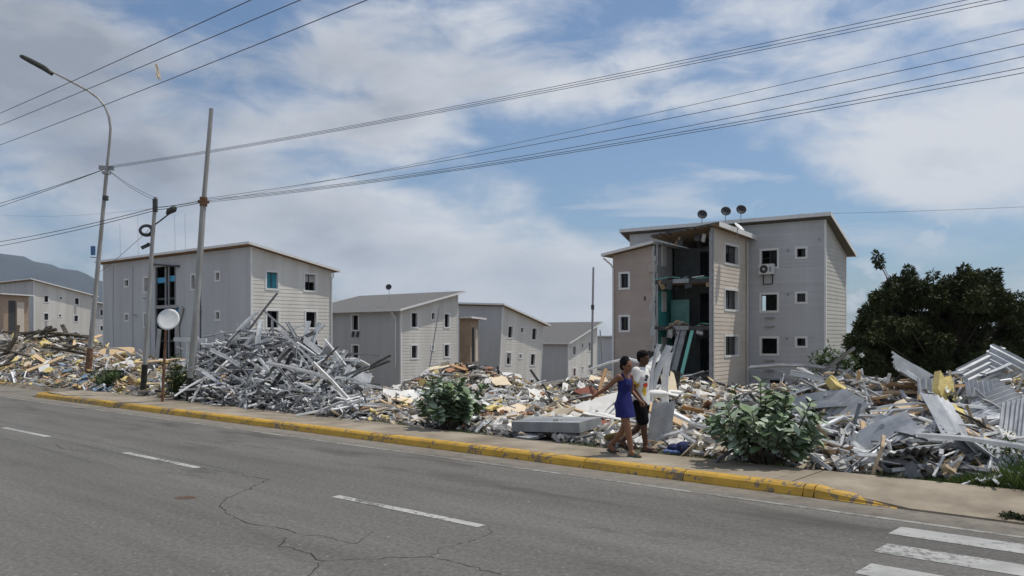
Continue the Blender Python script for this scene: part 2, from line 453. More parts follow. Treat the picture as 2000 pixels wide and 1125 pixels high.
# ------------------------------------------------------------------ terrain
BASES = [(-17.2, 54, -1.3), (-30, 64, -1.2), (-9.1, 67, -3.4), (-1.2, 81, -4.2), (6.7, 97, -5.2), (18.4, 48, -.95), (10, 46, -.6), (8, 60, -2.4), (-71, 122, .2), (-60, 80, -.3),
         (35, 40, -.7), (30, 70, -1.6), (-45, 52, -.2), (0, 45, -1.3), (-28, 42, -.35), (0, 200, -6), (-100, 250, -3), (100, 250, -6), (100, 60, -1)]
BX = np.array([b[:2] for b in BASES]); BZ = np.array([b[2] for b in BASES])
MOUNDS = [  # photo px, distance, photo py of its top, half-widths in metres
    (-60, 42, 668, 6, 4), (20, 43, 672, 5, 4), (110, 45, 676, 5, 4), (60, 37, 705, 6, 3), (230, 40, 697, 5, 3), (160, 46, 672, 3, 3), (330, 33, 712, 4, 3), (410, 28, 724, 2.2, 2.2),
    (470, 27, 702, 2.0, 2.2), (508, 27, 684, 1.7, 2.0), (585, 27, 690, 1.7, 2.0), (630, 26, 722, 1.4, 1.8), (680, 24.5, 780, 1.3, 1.4), (555, 24, 748, 2.6, 1.5), (430, 25, 762, 2.2, 1.5),
    (830, 27, 772, 2.4, 2.0), (890, 30, 728, 2.0, 2.0), (935, 30, 730, 2.2, 2.0), (1000, 32, 752, 3, 3), (1060, 25, 790, 3, 2.5), (1110, 36, 742, 4, 3), (1170, 32, 742, 2.5, 2.5), (1140, 19, 835, 2.0, 1.5),
    (1290, 22, 765, 1.5, 1.5), (1340, 25, 752, 2.6, 2.0), (1430, 23, 768, 2, 2), (1540, 21, 772, 2.2, 2), (1610, 17, 768, 1.4, 1.5), (1690, 17, 785, 1.6, 1.5), (1790, 16.5, 764, 1.4, 1.4), (1860, 17, 772, 1.5, 1.4),
    (1960, 17, 746, 1.5, 1.5), (2060, 17.5, 745, 2, 2), (1720, 14.6, 848, 1.6, 1.0), (1860, 14.2, 850, 1.6, 1.0), (1370, 17, 838, 2.2, 1.6), (1250, 18, 838, 2, 1.5), (980, 20, 832, 2.2, 1.6), (760, 24, 795, 2.5, 1.6)]
MD = []


def base_z(x, y):
    x = np.asarray(x, float); y = np.asarray(y, float)
    n = (x - P0.x) * ND.x + (y - P0.y) * ND.y
    num = np.zeros_like(x); den = np.zeros_like(x)
    for (bx, by), bz in zip(BX, BZ):
        w = 1.0 / ((x - bx) ** 2 + (y - by) ** 2 + 30.0) ** 1.5
        num += w * bz; den += w
    k = np.clip((n - 3.0) / 17.0, 0, 1); k = k * k * (3 - 2 * k)
    z = .11 * (1 - k) + (num / den) * k
    j = np.clip((n - 1.30) / .12, 0, 1)
    return np.where(n < 1.42, -.30 + (z + .30) * j, z)


for px, Y, py, rx, ry in MOUNDS:
    p = at(px, py, Y); MD.append((p.x, p.y, rx, ry, max(.15, p.z - float(base_z(p.x, p.y)))))


def ground_z(x, y):
    x = np.asarray(x, float); y = np.asarray(y, float)
    n = (x - P0.x) * ND.x + (y - P0.y) * ND.y
    acc = np.zeros_like(x)
    for mx, my, rx, ry, h in MD:
        acc += (h * np.exp(-((x - mx) / rx) ** 2 * .9 - ((y - my) / ry) ** 2 * .9)) ** 4
    k = np.clip((n - 1.6) / 1.6, 0, 1); k = k * k * (3 - 2 * k)
    return base_z(x, y) + (acc ** .25) * k


def gz(x, y): return float(ground_z(np.array([x]), np.array([y]))[0])


def axis(parts):
    out = []
    for a, b, st in parts: out += list(np.arange(a, b, st))
    return np.array(out + [parts[-1][1]])


def build_ground():
    xs = axis([(-6000, -1000, 500), (-1000, -200, 80), (-200, -60, 8), (-60, -26, .8), (-26, 22, .3), (22, 60, .9), (60, 200, 8), (200, 1000, 80), (1000, 6000, 500)])
    ys = axis([(-300, -30, 30), (-30, 8, 3), (8, 34, .28), (34, 60, .5), (60, 110, 2), (110, 300, 10), (300, 1000, 60), (1000, 6000, 500)])
    X, Y = np.meshgrid(xs, ys); Z = ground_z(X.ravel(), Y.ravel()).reshape(X.shape)
    n = (X - P0.x) * ND.x + (Y - P0.y) * ND.y
    for i in range(X.shape[0]):
        if not (8 < ys[i] < 62): continue
        for j in range(X.shape[1]):
            if -62 < xs[j] < 62 and n[i, j] > 1.8:
                Z[i, j] += .16 * min(1, (n[i, j] - 1.8)) * noise.noise((X[i, j] * 1.3, Y[i, j] * 1.3, 0)) + .07 * noise.noise((X[i, j] * 3.7, Y[i, j] * 3.7, 4))
    V = np.stack([X.ravel(), Y.ravel(), Z.ravel()], 1)
    nx, ny = len(xs), len(ys)
    Fc = [(i * nx + j, i * nx + j + 1, (i + 1) * nx + j + 1, (i + 1) * nx + j) for i in range(ny - 1) for j in range(nx - 1)]
    o = link('ground', mesh(V, Fc), 'dirt', None, True); tag(o, kind='structure')


build_ground()


def sheet(name, pts, z, m, parent=None):
    return link(name, mesh([(p[0], p[1], z) for p in pts], [tuple(range(len(pts)))]), m, parent)


# road, markings, cracks
road = sheet('road', [rw(-120, 1.2), rw(-24.0, 1.9), rw(-22.3, .1), rw(60, .1), rw(60, -14), rw(-120, -14)], 0.0, 'asphalt'); tag(road, kind='structure')
joined_edge = sheet('edge_line', [rw(-70, -.73), rw(-70, -.63), rw(40, -.63), rw(40, -.73)], .004, 'line_worn', road)
for k in range(-6, 5):
    t0 = .98 + 6.38 * k
    sheet('lane_dash', [rw(t0, -4.20), rw(t0 + 2.72, -4.20), rw(t0 + 2.72, -4.06), rw(t0, -4.06)], .004, 'line_white', road)
for k in range(10):
    n0 = -1.02 - .90 * k
    t0 = 7.36 + .11 * k
    sheet('crossing_stripe', [rw(t0, n0 - .44), rw(t0 + 4, n0 - .44), rw(t0 + 4, n0), rw(t0 + .02, n0)], .0045, 'crossing_white', road)


def ground_px(px, py): return Vector(((px - 1000) / F * F * EYE / (py - HOR), F * EYE / (py - HOR), 0))


def crack(pxs, w):
    pts = []
    P = [ground_px(*p) for p in pxs]
    for a, b in zip(P, P[1:]):
        k = max(2, int((b - a).length / .07))
        for i in range(k):
            q = a.lerp(b, i / k); d = (b - a).normalized(); s = Vector((-d.y, d.x, 0))
            pts.append(q + s * random.gauss(0, .018))
    pts.append(P[-1]); b = MB()
    V = []; Fc = []
    for i, p in enumerate(pts):
        d = (pts[min(i + 1, len(pts) - 1)] - pts[max(0, i - 1)]).normalized(); s = Vector((-d.y, d.x, 0))
        ww = w * random.uniform(.25, 1.2)
        V += [p + s * ww, p - s * ww]
    for i in range(len(pts) - 1): Fc.append((2 * i, 2 * i + 1, 2 * i + 3, 2 * i + 2))
    o = link('crack', mesh([(v.x, v.y, .003) for v in V], Fc), 'crack', road)


crack([(388, 914), (455, 925), (525, 937), (480, 957), (440, 975), (428, 988), (445, 1005), (480, 1021), (560, 1035), (578, 1042)], .007)
crack([(560, 1050), (548, 1066), (600, 1078), (630, 1096)], .006)
crack([(578, 1042), (620, 1046), (690, 1062), (730, 1040)], .004)
crack([(630, 1096), (615, 1112), (596, 1128)], .006)
crack([(630, 1096), (760, 1090), (840, 1088), (900, 1100), (980, 1122)], .005)
crack([(108, 868), (120, 876), (150, 880), (200, 884)], .006)
crack([(950, 1028), (965, 1040), (920, 1058), (860, 1072), (840, 1088)], .004)
for px, py, r in [(362, 972, .14)]:
    c = ground_px(px, py)
    sheet('rust_stain', [c + Vector((math.cos(a) * r * random.uniform(.7, 1.2), math.sin(a) * r * .8 * random.uniform(.7, 1.2), 0)) for a in [k * .45 for k in range(14)]], .0035, 'rust_stain', road)

# kerb stones and paving slabs
kerb = empty('kerb', rw(-7, 0)); kerb.location = (0, 0, 0); tag(kerb, kind='structure')


def kerb_run(t0, t1, fn, h0, h1, nose=False):
    prof = [(0, -.1), (0.0, .02), (.035, .11), (.07, .142), (.12, .155), (.21, .155), (.21, -.1)]

    def ring(t, sc):
        n0 = fn(t); return [rw(t, n0 + a, b if b < 0 else b * sc) for a, b in prof]
    b = MB(); b.prism(ring(t0, h0), ring(t1, h1)); return b.build('kerb_stone', 'kerb_yellow', kerb)


t = -21.6
while t < 6.0:
    t1 = min(t + 1.83, 6.0); kerb_run(t, t1 - .02, lambda q: .0, 1, 1); t = t1
kerb_run(6.0, 7.05, lambda q: 0, 1, .10)
t = -60.0
while t < -23.2:
    kerb_run(t, t + 1.81, lambda q: 1.25 + .9 * max(0, (q + 34) / 11) ** 1, 1, 1); t += 1.83
# rounded nose where the two kerb lines part
b = MB(); prof = [(0, -.1), (0, .02), (.035, .11), (.07, .142), (.12, .155), (.30, .155)]
for k in range(6):
    a0, a1 = R(-90 - 15 * k), R(-90 - 15 * (k + 1)); c = (-21.6, .62); rad = .62

    def nr(a): return [rw(c[0] + math.cos(a) * (rad - q[0]), c[1] + math.sin(a) * (rad - q[0]), q[1]) for q in prof] + [rw(c[0] + math.cos(a) * .25, c[1] + math.sin(a) * .25, -.1)]
    b.prism(nr(a1), nr(a0))
b.build('kerb_nose', 'kerb_yellow', kerb)
pave = empty('pavement'); tag(pave, kind='structure')


def back_edge(t):
    pts = [(-60, 2.3), (-22, 2.35), (-15, 2.12), (-8, 1.8), (-1, 1.32), (3, 1.3), (6, 1.48), (10, 1.7), (40, 2.2)]
    for (a, b), (c, d) in zip(pts, pts[1:]):
        if a <= t <= c: return b + (d - b) * (t - a) / (c - a)
    return 2.0


t = -22.1
while t < 5.6:
    t1 = min(t + 3.05, 5.6); b = MB(); g = .008; f0 = .21 if t > -21.5 else .5
    b.hexa([rw(t, f0 + .004, -.1), rw(t1 - g, .214, -.1), rw(t1 - g, back_edge(t1), -.1), rw(t, back_edge(t), -.1), rw(t, f0 + .004, .15), rw(t1 - g, .214, .15), rw(t1 - g, back_edge(t1), .15), rw(t, back_edge(t), .15)])
    b.build('paving_slab', 'concrete', pave); t = t1
b = MB()
b.hexa([rw(5.62, .214, -.1), rw(7.2, .02, -.1), rw(7.2, back_edge(7.2), -.1), rw(5.62, back_edge(5.6), -.1), rw(5.62, .214, .15), rw(7.2, .02, .024), rw(7.2, back_edge(7.2), .15), rw(5.62, back_edge(5.6), .15)])
b.build('paving_slab', 'concrete', pave)
t = 7.2
while t < 30:
    t1 = t + 3.05; b = MB()
    b.hexa([rw(t, .02, -.1), rw(t1, .02, -.1), rw(t1, back_edge(t1), -.1), rw(t, back_edge(t), -.1), rw(t, .02, .024), rw(t1, .02, .024), rw(t1, back_edge(t1), .15), rw(t, back_edge(t), .15)])
    b.build('paving_slab', 'concrete', pave); t = t1


# ------------------------------------------------------------------ houses
def clip_top(poly, top):                       # keep the part of a (s,z) polygon under the line z = top(s)
    out = []
    for (a, b) in zip(poly, poly[1:] + poly[:1]):
        da, db = top(a[0]) - a[1], top(b[0]) - b[1]
        if da >= 0: out.append(a)
        if da * db < 0:
            k = da / (da - db); out.append((a[0] + (b[0] - a[0]) * k, a[1] + (b[1] - a[1]) * k))
    return out


def poly_area(p): return abs(sum(a[0] * b[1] - b[0] * a[1] for a, b in zip(p, p[1:] + p[:1]))) / 2


RW = random.Random(19)


class Wall:
    def __init__(s, root, O, D, Nn, L, z0, top, openings=(), holes=()):
        s.root, s.O, s.D, s.N, s.L, s.z0, s.top = root, Vector(O), Vector(D), Vector(Nn), L, z0, top if callable(top) else (lambda q: top)
        s.op = list(openings) + list(holes); s.win = list(openings)

    def p(s, q, z, off): v = s.O + s.D * q + s.N * off; return Vector((v.x, v.y, z))

    def cells(s, zcuts):
        """rectangles of the wall outside the openings, one list per band between successive zcuts"""
        ins = .05
        ops = [(a + ins, b - ins, c + ins, d - ins) for a, b, c, d in s.op]
        zc = sorted(set([round(z, 4) for z in zcuts] + [round(z, 4) for o in ops for z in o[2:4] if zcuts[0] < z < zcuts[-1]]))
        for za, zb in zip(zc, zc[1:]):
            if zb - za < .012: continue
            mid = (za + zb) / 2; segs = [(0, s.L)]
            for a, b, c, d in ops:
                if c < mid < d:
                    segs = [x for (u, v) in segs for x in ((u, min(v, a)), (max(u, b), v)) if x[1] - x[0] > .01]
            for u, v in segs:
                poly = clip_top([(u, za), (v, za), (v, zb), (u, zb)], s.top)
                if len(poly) >= 3 and poly_area(poly) > .004: yield za, zb, poly

    def zmax(s): return max(s.top(0), s.top(s.L))

    def core(s, m='core_board', th=.16):
        b = MB()
        for za, zb, poly in s.cells([s.z0, s.zmax()]):
            b.prism([s.p(q, z, -.006) for q, z in poly], [s.p(q, z, -th) for q, z in poly])
        return b.build('wall', m, s.root)

    def siding(s, m, pitch=.23, single=True):
        zs = [s.z0]
        while zs[-1] < s.zmax(): zs.append(zs[-1] + pitch)
        allb = MB()
        for za, zb, poly in s.cells(zs):
            k = math.floor((za + .001 - s.z0) / pitch) * pitch + s.z0

            def off(z): return .026 - .013 * (z - k) / pitch
            b = MB() if single else allb
            b.prism([s.p(q, z - (.0 if single else 0), off(z)) for q, z in poly], [s.p(q, z, -.004) for q, z in poly])
            if single: b.build('siding_board', m, s.root)
        if not single:
            o = allb.build('siding', m, s.root); o['kind'] = 'stuff'

    def window(s, a, b, c, d, pane='glass', trim=.125, depth=.15, mull=True, tm='trim_white'):
        f = MB(); P = s.p

        def bar(q0, q1, z0, z1, o0, o1):
            f.prism([P(q0, z0, o0), P(q1, z0, o0), P(q1, z1, o0), P(q0, z1, o0)], [P(q0, z0, o1), P(q1, z0, o1), P(q1, z1, o1), P(q0, z1, o1)])
        bar(a, b, d - trim, d, .055, -.002); bar(a, b, c, c + trim, .055, -.002)
        bar(a, a + trim, c + trim, d - trim, .052, -.002); bar(b - trim, b, c + trim, d - trim, .052, -.002)
        g = trim * .75                        # lining of the opening
        bar(a + g - .02, a + g + .015, c + g, d - g, -.003, -depth - .04); bar(b - g - .015, b - g + .02, c + g, d - g, -.003, -depth - .04)
        bar(a + g + .015, b - g - .015, d - g - .015, d - g + .02, -.003, -depth - .04); bar(a + g + .015, b - g - .015, c + g - .02, c + g + .015, -.003, -depth - .04)
        w = f.build('window', tm, s.root)
        a2, b2, c2, d2 = a + g + .016, b - g - .016, c + g + .016, d - g - .016
        if mull and pane != 'none':
            fr = MB(); f = fr; mid = (a2 + b2) / 2
            bar(mid - .018, mid + .018, c2, d2, -depth + .03, -depth - .01); bar(a2, mid - .018, d2 - .04, d2, -depth + .03, -depth - .01); bar(mid + .018, b2, d2 - .04, d2, -depth + .03, -depth - .01)
            fr.build('sash', 'steel_dark', w)
        if pane in ('glass', 'half'):
            f = MB(); e = (a2 + b2) / 2 if pane == 'half' else b2
            bar(a2, e, c2, d2, -depth - .012, -depth - .018); f.build('pane', 'window_glass', w)
        if pane == 'blind':
            f = MB(); bar(a2, b2, c2 + (d2 - c2) * RW.uniform(.45, .75), d2, -depth - .03, -depth - .036); f.build('blind', 'room_grey', w)
        if pane == 'curtain':
            V = []; Fc = []; n = 24
            for i in range(n + 1):
                q = a2 + (b2 - a2) * i / n
                for z in (c2, d2): V.append(P(q, z, -depth - .03 + .02 * math.sin(i * 1.9)))
            Fc = [(2 * i, 2 * i + 2, 2 * i + 3, 2 * i + 1) for i in range(n)]
            link('curtain', mesh(V, Fc), 'curtain_teal', w)
        return w

    def trim_strip(s, q0, q1, name='corner_trim', m='trim_white', pr=.045):
        b = MB(); zt0, zt1 = s.top(q0), s.top(q1)
        b.prism([s.p(q0, s.z0, pr), s.p(q1, s.z0, pr), s.p(q1, zt1 - .01, pr), s.p(q0, zt0 - .01, pr)], [s.p(q0, s.z0, -.002), s.p(q1, s.z0, -.002), s.p(q1, zt1 - .01, -.002), s.p(q0, zt0 - .01, -.002)])
        return b.build(name, m, s.root)


def roof_slab(root, pts, th=.10, top_m='roof_grey', soffit='soffit_wood', fascia='trim_white', fh=.145, sides=(0, 1, 2, 3), name='roof'):
    """pts: four corners (local, counter-clockwise from above) of the upper surface"""
    pts = [Vector(p) for p in pts]; dn = Vector((0, 0, -1))
    b = MB(); b.prism([p + dn * th for p in pts], pts); r = b.build(name, top_m, root)
    cen = sum(pts, Vector()) / 4
    s = MB(); q = [p + (cen - p) * .004 for p in pts]; s.prism([p + dn * (th + .03) for p in q], [p + dn * (th + .003) for p in q]); s.build('soffit', soffit, r)
    for i in sides:
        a, c = pts[i], pts[(i + 1) % 4]; d = (c - a); d.z = 0; d.normalize(); o = Vector((d.y, -d.x, 0)) * .03; e = o * .08
        f = MB(); u0, u1 = Vector((0, 0, .02)), dn * fh
        f.prism([a + e + u1, c + e + u1, c + e + u0, a + e + u0], [a + o + u1, c + o + u1, c + o + u0, a + o + u0]); f.build('fascia', fascia, r)
    return r


def house(name, corner, theta, base, label, D, W, zf, zb, wins_front, wins_side, side_m, front_m, single=False, pitch=.25, holes=(), soffit='soffit_wood', over=(.55, .6, .6, .5), roll=0.0, pane=None, plain=False, back_wins=()):
    """a mono-pitch block. local x = depth (away to the right), y = along the front (away to the left); front is x = 0"""
    root = empty(name, (corner[0], corner[1], 0), R(90 - theta)); tag(root, label, 'building')
    slope = (zb - zf) / D
    top = lambda x: zf + slope * x
    fr = Wall(root, (0, 0), (0, 1), (-1, 0), W, base, zf, [w[:4] for w in wins_front], holes)
    sd = Wall(root, (0, 0), (1, 0), (0, -1), D, base, top, [w[:4] for w in wins_side])
    bk = Wall(root, (D, 0), (0, 1), (1, 0), W, base, zb, list(back_wins)); en = Wall(root, (0, W), (1, 0), (0, 1), D, base, top)
    for w in (fr, sd, bk, en): w.core()
    fr.siding(front_m, pitch, single); sd.siding(side_m, pitch, single)
    if back_wins:
        for q in back_wins: bk.window(*q[:4], pane='none')
    for w, ws in ((fr, wins_front), (sd, wins_side)):
        for q in ws: w.window(*q[:4], pane=q[4] if len(q) > 4 else RW.choice(('glass', 'glass', 'half', 'none', 'blind')))
    fr.trim_strip(-.045, .07); sd.trim_strip(.0, .09); sd.trim_strip(D - .09, D)
    fr.trim_strip(W - .1, W)
    o0, o1, o2, o3 = over                      # front, back, near side, far side
    R4 = [(-o0, -o2, top(-o0) + .16), (D + o1, -o2, top(D + o1) + .16), (D + o1, W + o3, top(D + o1) + .16), (-o0, W + o3, top(-o0) + .16)]
    roof_slab(root, R4, soffit=soffit)
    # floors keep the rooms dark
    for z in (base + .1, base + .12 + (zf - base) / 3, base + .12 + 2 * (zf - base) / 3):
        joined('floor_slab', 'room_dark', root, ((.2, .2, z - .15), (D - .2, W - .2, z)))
    if roll: root.rotation_euler = (Matrix.Rotation(roll, 3, 'Y') @ Euler((0, 0, R(90 - theta))).to_matrix()).to_euler()
    return root, fr, sd


G_, H_, N_ = 'glass', 'half', 'none'
# long grey house with the torn-open stair (front in shade, pale end wall)
fw = [(16.86, 17.72, 6.0, 6.69), (13.65, 14.54, 5.45, 6.72), (6.9, 7.6, 5.4, 6.62), (3.7, 4.4, 5.9, 6.65),
      (16.9, 17.65, 3.27, 3.97), (13.75, 14.56, 2.75, 3.97), (3.7, 4.4, 3.2, 3.92)]
sw = [(1.03, 2.15, 5.24, 6.57, 'curtain'), (4.1, 5.25, 5.24, 6.60), (1.05, 2.18, 2.60, 3.97), (4.2, 5.32, 2.64, 3.97), (1.05, 2.18, -.05, 1.3), (4.2, 5.32, -.05, 1.3)]
b2, f2, s2 = house('apartment_building', (-17.18, 54), 39.4, -1.4, 'long grey three storey house with hole torn in its shaded front', 6.55, 21.4, 8.05, 6.83, fw, sw, 'siding_cream', 'siding_grey',
                   holes=[(9.6, 12.8, 4.35, 7.40), (9.2, 12.8, -.6, 4.35)], soffit='soffit_orange', over=(.5, .45, .45, .4))
# wreckage inside that hole: studs, blue paint, torn lining
for k, y in enumerate((9.75, 10.7, 11.15, 12.65)):
    joined('stud', 'steel_grey', b2, ((-.02 - .01 * k, y, -.6), (.08, y + .09, 7.3)))
joined('blue_lining', 'blue_paint', b2, ((.10, 11.2, 6.15), (.16, 12.6, 6.55)), ((.10, 11.2, 5.75), (.16, 11.45, 6.15)))
joined('blue_lining', 'blue_paint', b2, ((.09, 9.5, 6.2), (.15, 10.75, 6.62)))
joined('blue_lining', 'blue_paint', b2, ((.09, 9.3, 3.75), (.15, 10.6, 4.15)))
joined('floor_edge', 'steel_grey', b2, ((-.03, 9.3, 4.22), (.3, 12.7, 4.45)))
joined('torn_lining', 'wood_pale', b2, ((-.01, 8.85, 5.85), (.03, 9.62, 6.75)))
b = MB(); b.obox((-.12, 9.0, 3.4), (.05, .35, 1.9), (R(28), 0, 0)); b.build('torn_lining', 'core_board', b2)
b = MB(); b.obox((-.10, 9.25, 1.5), (.05, .55, 3.2), (R(-6), 0, 0)); b.build('torn_lining', 'core_board', b2)
b = MB(); b.obox((-.14, 12.1, 1.2), (.05, .55, 3.0), (R(10), 0, 0)); b.build('torn_lining', 'room_grey', b2)
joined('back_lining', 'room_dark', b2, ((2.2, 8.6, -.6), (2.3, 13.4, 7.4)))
b = MB(); b.obox((-.1, 11.1, 7.42), (.22, 4.0, .12), (R(5), 0, 0)); b.build('broken_beam', 'steel_dark', b2)
b = MB(); b.tube([(-.08, 6.2, 8.0), (-.08, 6.2, 2), (-.08, 6.25, -1)], .035, 6); b.build('hanging_conduit', 'steel_dark', b2)
for y, z in ((13.4, 7.6), (19.5, 7.8), (16.2, 7.7)):
    b = MB(); b.tube([(-.06, y, z), (-.07, y + .05, z - 4), (-.06, y - .05, 0)], .018, 5); b.build('hanging_conduit', 'steel_grey', b2)
for y, z in ((13.9, 5.0), (6.0, 6.55), (6.0, 3.9), (15.6, 3.75)):
    joined('bracket', 'steel_grey', b2, ((-.35, y, z), (-.03, y + .22, z + .05)))
b = MB(); b.tube([(-.1, 6.5 + 0, 0), (-.1, 6.5, 0.01)], .01, 4)
b = MB(); b.tube([(6.62, -.09, 6.75), (6.66, -.10, 6.45), (6.50, -.09, 6.25), (6.50, -.09, -1.3)], .05, 6); b.build('downpipe', 'trim_white', b2)

# small hipped-back house beside it, roof rising away
fw = [(5.18, 6.25, 2.55, 4.05, 'half'), (5.15, 6.2, .15, 1.45), (5.1, 6.1, -2.4, -1.3)]
sw = [(1.05, 1.95, 2.78, 4.17, 'half'), (3.4, 4.0, 3.45, 4.22), (4.95, 5.8, 2.8, 4.15, 'half'), (1.05, 1.95, .2, 1.47), (3.4, 3.92, .86, 1.45), (4.95, 5.8, .25, 1.5)]
b3, f3, s3 = house('apartment_building', (-9.09, 67), 39.4, -3.6, 'grey house with wide dark sloping roof and a downpipe on its corner', 6.8, 13.5, 4.28, 5.85, fw, sw, 'siding_cream', 'siding_grey', over=(.55, .45, .5, .4))
b = MB(); b.tube([(-.45, .62, 4.1), (-.14, .55, 3.75), (-.10, .5, 3.5), (-.10, .5, -.4)], .06, 6); b.build('downpipe', 'trim_white', b3)
b = MB(); b.tube([(-.30, 1.0, 4.18), (-.09, .75, 3.6)], .05, 6); b.build('gutter_bend', 'trim_white', b3)
for (y, z) in ((5.9, 2.3), (5.3, 2.3)):
    b = MB(); b.obox((-.12, y, z), (.1, .2, .5), (R(15), 0, 0)); b.build('hanging_scrap', 'steel_dark', b3)
b = MB(); b.obox((4.6, -.2, -.35), (.9, .15, .12), (0, R(10), 0)); b.build('bent_sill', 'panel_white', b3)

# leaning house
sw = [(.85, 1.75, 1.9, 3.25), (2.85, 3.5, 2.5, 3.2, 'half'), (4.75, 5.7, 1.85, 3.22), (.85, 1.75, -.75, .6), (2.85, 3.45, -.1, .5), (4.75, 5.7, -.8, .55), (4.9, 5.7, -3.1, -2.1)]
b4, f4, s4 = house('apartment_building', (-1.16, 81), 39.4, -4.4, 'pale house tilting to one side behind the middle rubble', 6.75, 12.0, 5.05, 3.55, [], sw, 'siding_cream', 'siding_grey', over=(.5, .6, .5, .4), roll=R(3.2))
# low far house with roof rising to the tall mast
sw = [(.85, 1.6, -.2, .98, 'half'), (2.65, 3.2, .6, 1.35), (4.1, 4.8, .2, 1.45), (.85, 1.6, -2.75, -1.64), (2.65, 3.2, -2.1, -1.5), (4.1, 4.8, -2.4, -1.3)]
b5, f5, s5 = house('apartment_building', (6.67, 97), 39.4, -5.4, 'small far house with plain grey roof behind the tall thin mast', 6.1, 11.0, 1.35, 3.55, [], sw, 'siding_cream', 'siding_grey', over=(.55, .45, .6, .4))
sheet_red = joined('red_shutter', 'brick_red', b5, ((.95, .1, -2.7), (1.5, .16, -1.7)))
# far row house, left edge of the picture
sw = [(1.3, 2.1, 7.1, 8.25), (3.5, 4.05, 7.6, 8.15), (5.7, 6.5, 6.85, 8.05, 'half'), (1.3, 2.1, 4.4, 5.6), (3.4, 3.95, 4.95, 5.5), (5.6, 6.4, 4.25, 5.4), (1.3, 2.1, 1.75, 2.95), (3.35, 3.95, 2.3, 2.85), (5.5, 6.35, 1.65, 2.8)]
b1, f1, s1 = house('apartment_building', (-71.2, 122), 39.4, 0.0, 'distant pale house with three window rows below the hazy mountain', 8.3, 16, 10.35, 8.4, [], sw, 'siding_cream', 'siding_grey', over=(.6, .9, .5, .4))
for q in ((1.5, 3.4), (5.7, 6.2)):
    joined('damp_streak', 'core_board', b1, ((q[0], -.036, q[1] - 1.0), (q[0] + .35, -.028, q[1] + .9)))
# houses that only just show
house('apartment_building', (24.0, 128), 39.4, -6, 'flat topped grey house just left of the torn corner house', 7, 16, 1.95, 1.6, [], [], 'siding_cream', 'siding_grey')
bb, _, _ = house('apartment_building', (-69.0, 135), 39.4, 0, 'far grey house glimpsed between distant pale house and lamp post', 5, 9, 7.6, 7.0, [(1.2, 2.2, 5.6, 6.6), (1.2, 2.2, 3.0, 4.0)], [(1.0, 2.0, 5.4, 6.6), (1.0, 2.0, 2.9, 3.9)], 'siding_grey', 'siding_grey')


# brown stair towers
def stair_tower(px0, px1, pyt, Y, base, label, theta=39.4, wid=2.2):
    c = at((px0 + px1) / 2, pyt, Y); root = empty('stair_tower', (c.x, c.y, 0), R(90 - theta)); tag(root, label, 'building')
    w = (px1 - px0) / F * Y; zt = c.z; a = w * .62; DP = max(.9, w * .55)
    wa = Wall(root, (0, -a * .5), (0, 1), (-1, 0), a * 1.2, base, zt); wb = Wall(root, (0, -a * .5), (1, 0), (0, -1), DP, base, zt)
    for q in (wa, wb): q.core('siding_brown'); q.siding('siding_brown', .25, False)
    joined('wall', 'siding_brown', root, ((DP, -a * .5, base), (DP + .2, a * .7, zt)), ((0.05, a * .7, base), (DP, a * .7 + .15, zt)))
    joined('pilaster', 'siding_sand', root, ((DP * .55, -a * .5 - .2, base), (DP * .85, -a * .5 - .034, zt - 1.0)))
    joined('doorway', 'steel_dark', root, ((DP * .2, -a * .5 - .045, base), (DP * .5, -a * .5 - .034, zt - .8)))
    roof_slab(root, [(-.5, -a * .5 - .6, zt + .15), (DP + .6, -a * .5 - .6, zt + .02), (DP + .6, a * .7 + .4, zt + .02), (-.5, a * .7 + .4, zt + .15)])
    return root


stair_tower(893, 928, 622, 74, -4, 'narrow brown stair tower between the grey roofed and tilting houses')
stair_tower(-40, 36, 576, 113, 0, 'brown stair tower with white roof at the left picture edge')

# ---- torn corner house (nearest, right of the middle)
TH = 35.0
b7 = empty('apartment_building', (18.36, 48, 0), R(90 - TH)); tag(b7, 'tall grey house with its corner rooms torn open', 'building')
D7, W7, ZF, ZB, BS = 5.0, 12.7, 9.0, 7.35, -1.0
topm = lambda x: ZF + (ZB - ZF) * x / D7
fw = [(2.68, 3.88, 6.24, 7.49, 'half'), (2.68, 3.88, 3.58, 4.81, 'none'), (2.68, 3.88, .96, 2.14, 'none'), (1.0, 1.75, 6.74, 7.49, 'half'), (1.0, 1.75, 4.07, 4.82), (1.0, 1.75, 1.45, 2.15, 'half')]
mf = Wall(b7, (0, 0), (0, 1), (-1, 0), W7, BS, ZF, [w[:4] for w in fw], holes=[(2.3, 3.3, -1.2, -.45)])
ms = Wall(b7, (0, 0), (1, 0), (0, -1), D7, BS, topm)
mb = Wall(b7, (D7, 0), (0, 1), (1, 0), W7, BS, ZB, [(.5, 1.9, 3.4, 4.9), (.5, 1.9, .7, 2.2), (5, 6.4, 3.4, 4.9)]); me_ = Wall(b7, (0, W7), (1, 0), (0, 1), D7, BS, topm)
for w in (mf, ms, mb, me_): w.core()
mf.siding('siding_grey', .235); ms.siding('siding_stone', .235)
for q in fw: mf.window(*q[:4], pane=q[4] if len(q) > 4 else 'glass')
mf.trim_strip(-.045, .06); ms.trim_strip(0, .09); ms.trim_strip(D7 - .08, D7)
roof_slab(b7, [(-.5, -.42, topm(-.5) + .16), (D7 + .35, -.55, topm(D7 + .35) + .16), (D7 + .35, W7 + .6, topm(D7 + .35) + .16), (-.5, W7 + .5, topm(-.5) + .16)], fh=.2, soffit='soffit_grey')
for z in (0, 2.68, 5.32):
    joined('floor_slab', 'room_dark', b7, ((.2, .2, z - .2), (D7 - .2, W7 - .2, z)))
joined('partition', 'room_grey', b7, ((2.6, 4.6, -.6), (2.7, W7 - .3, 8.0)))
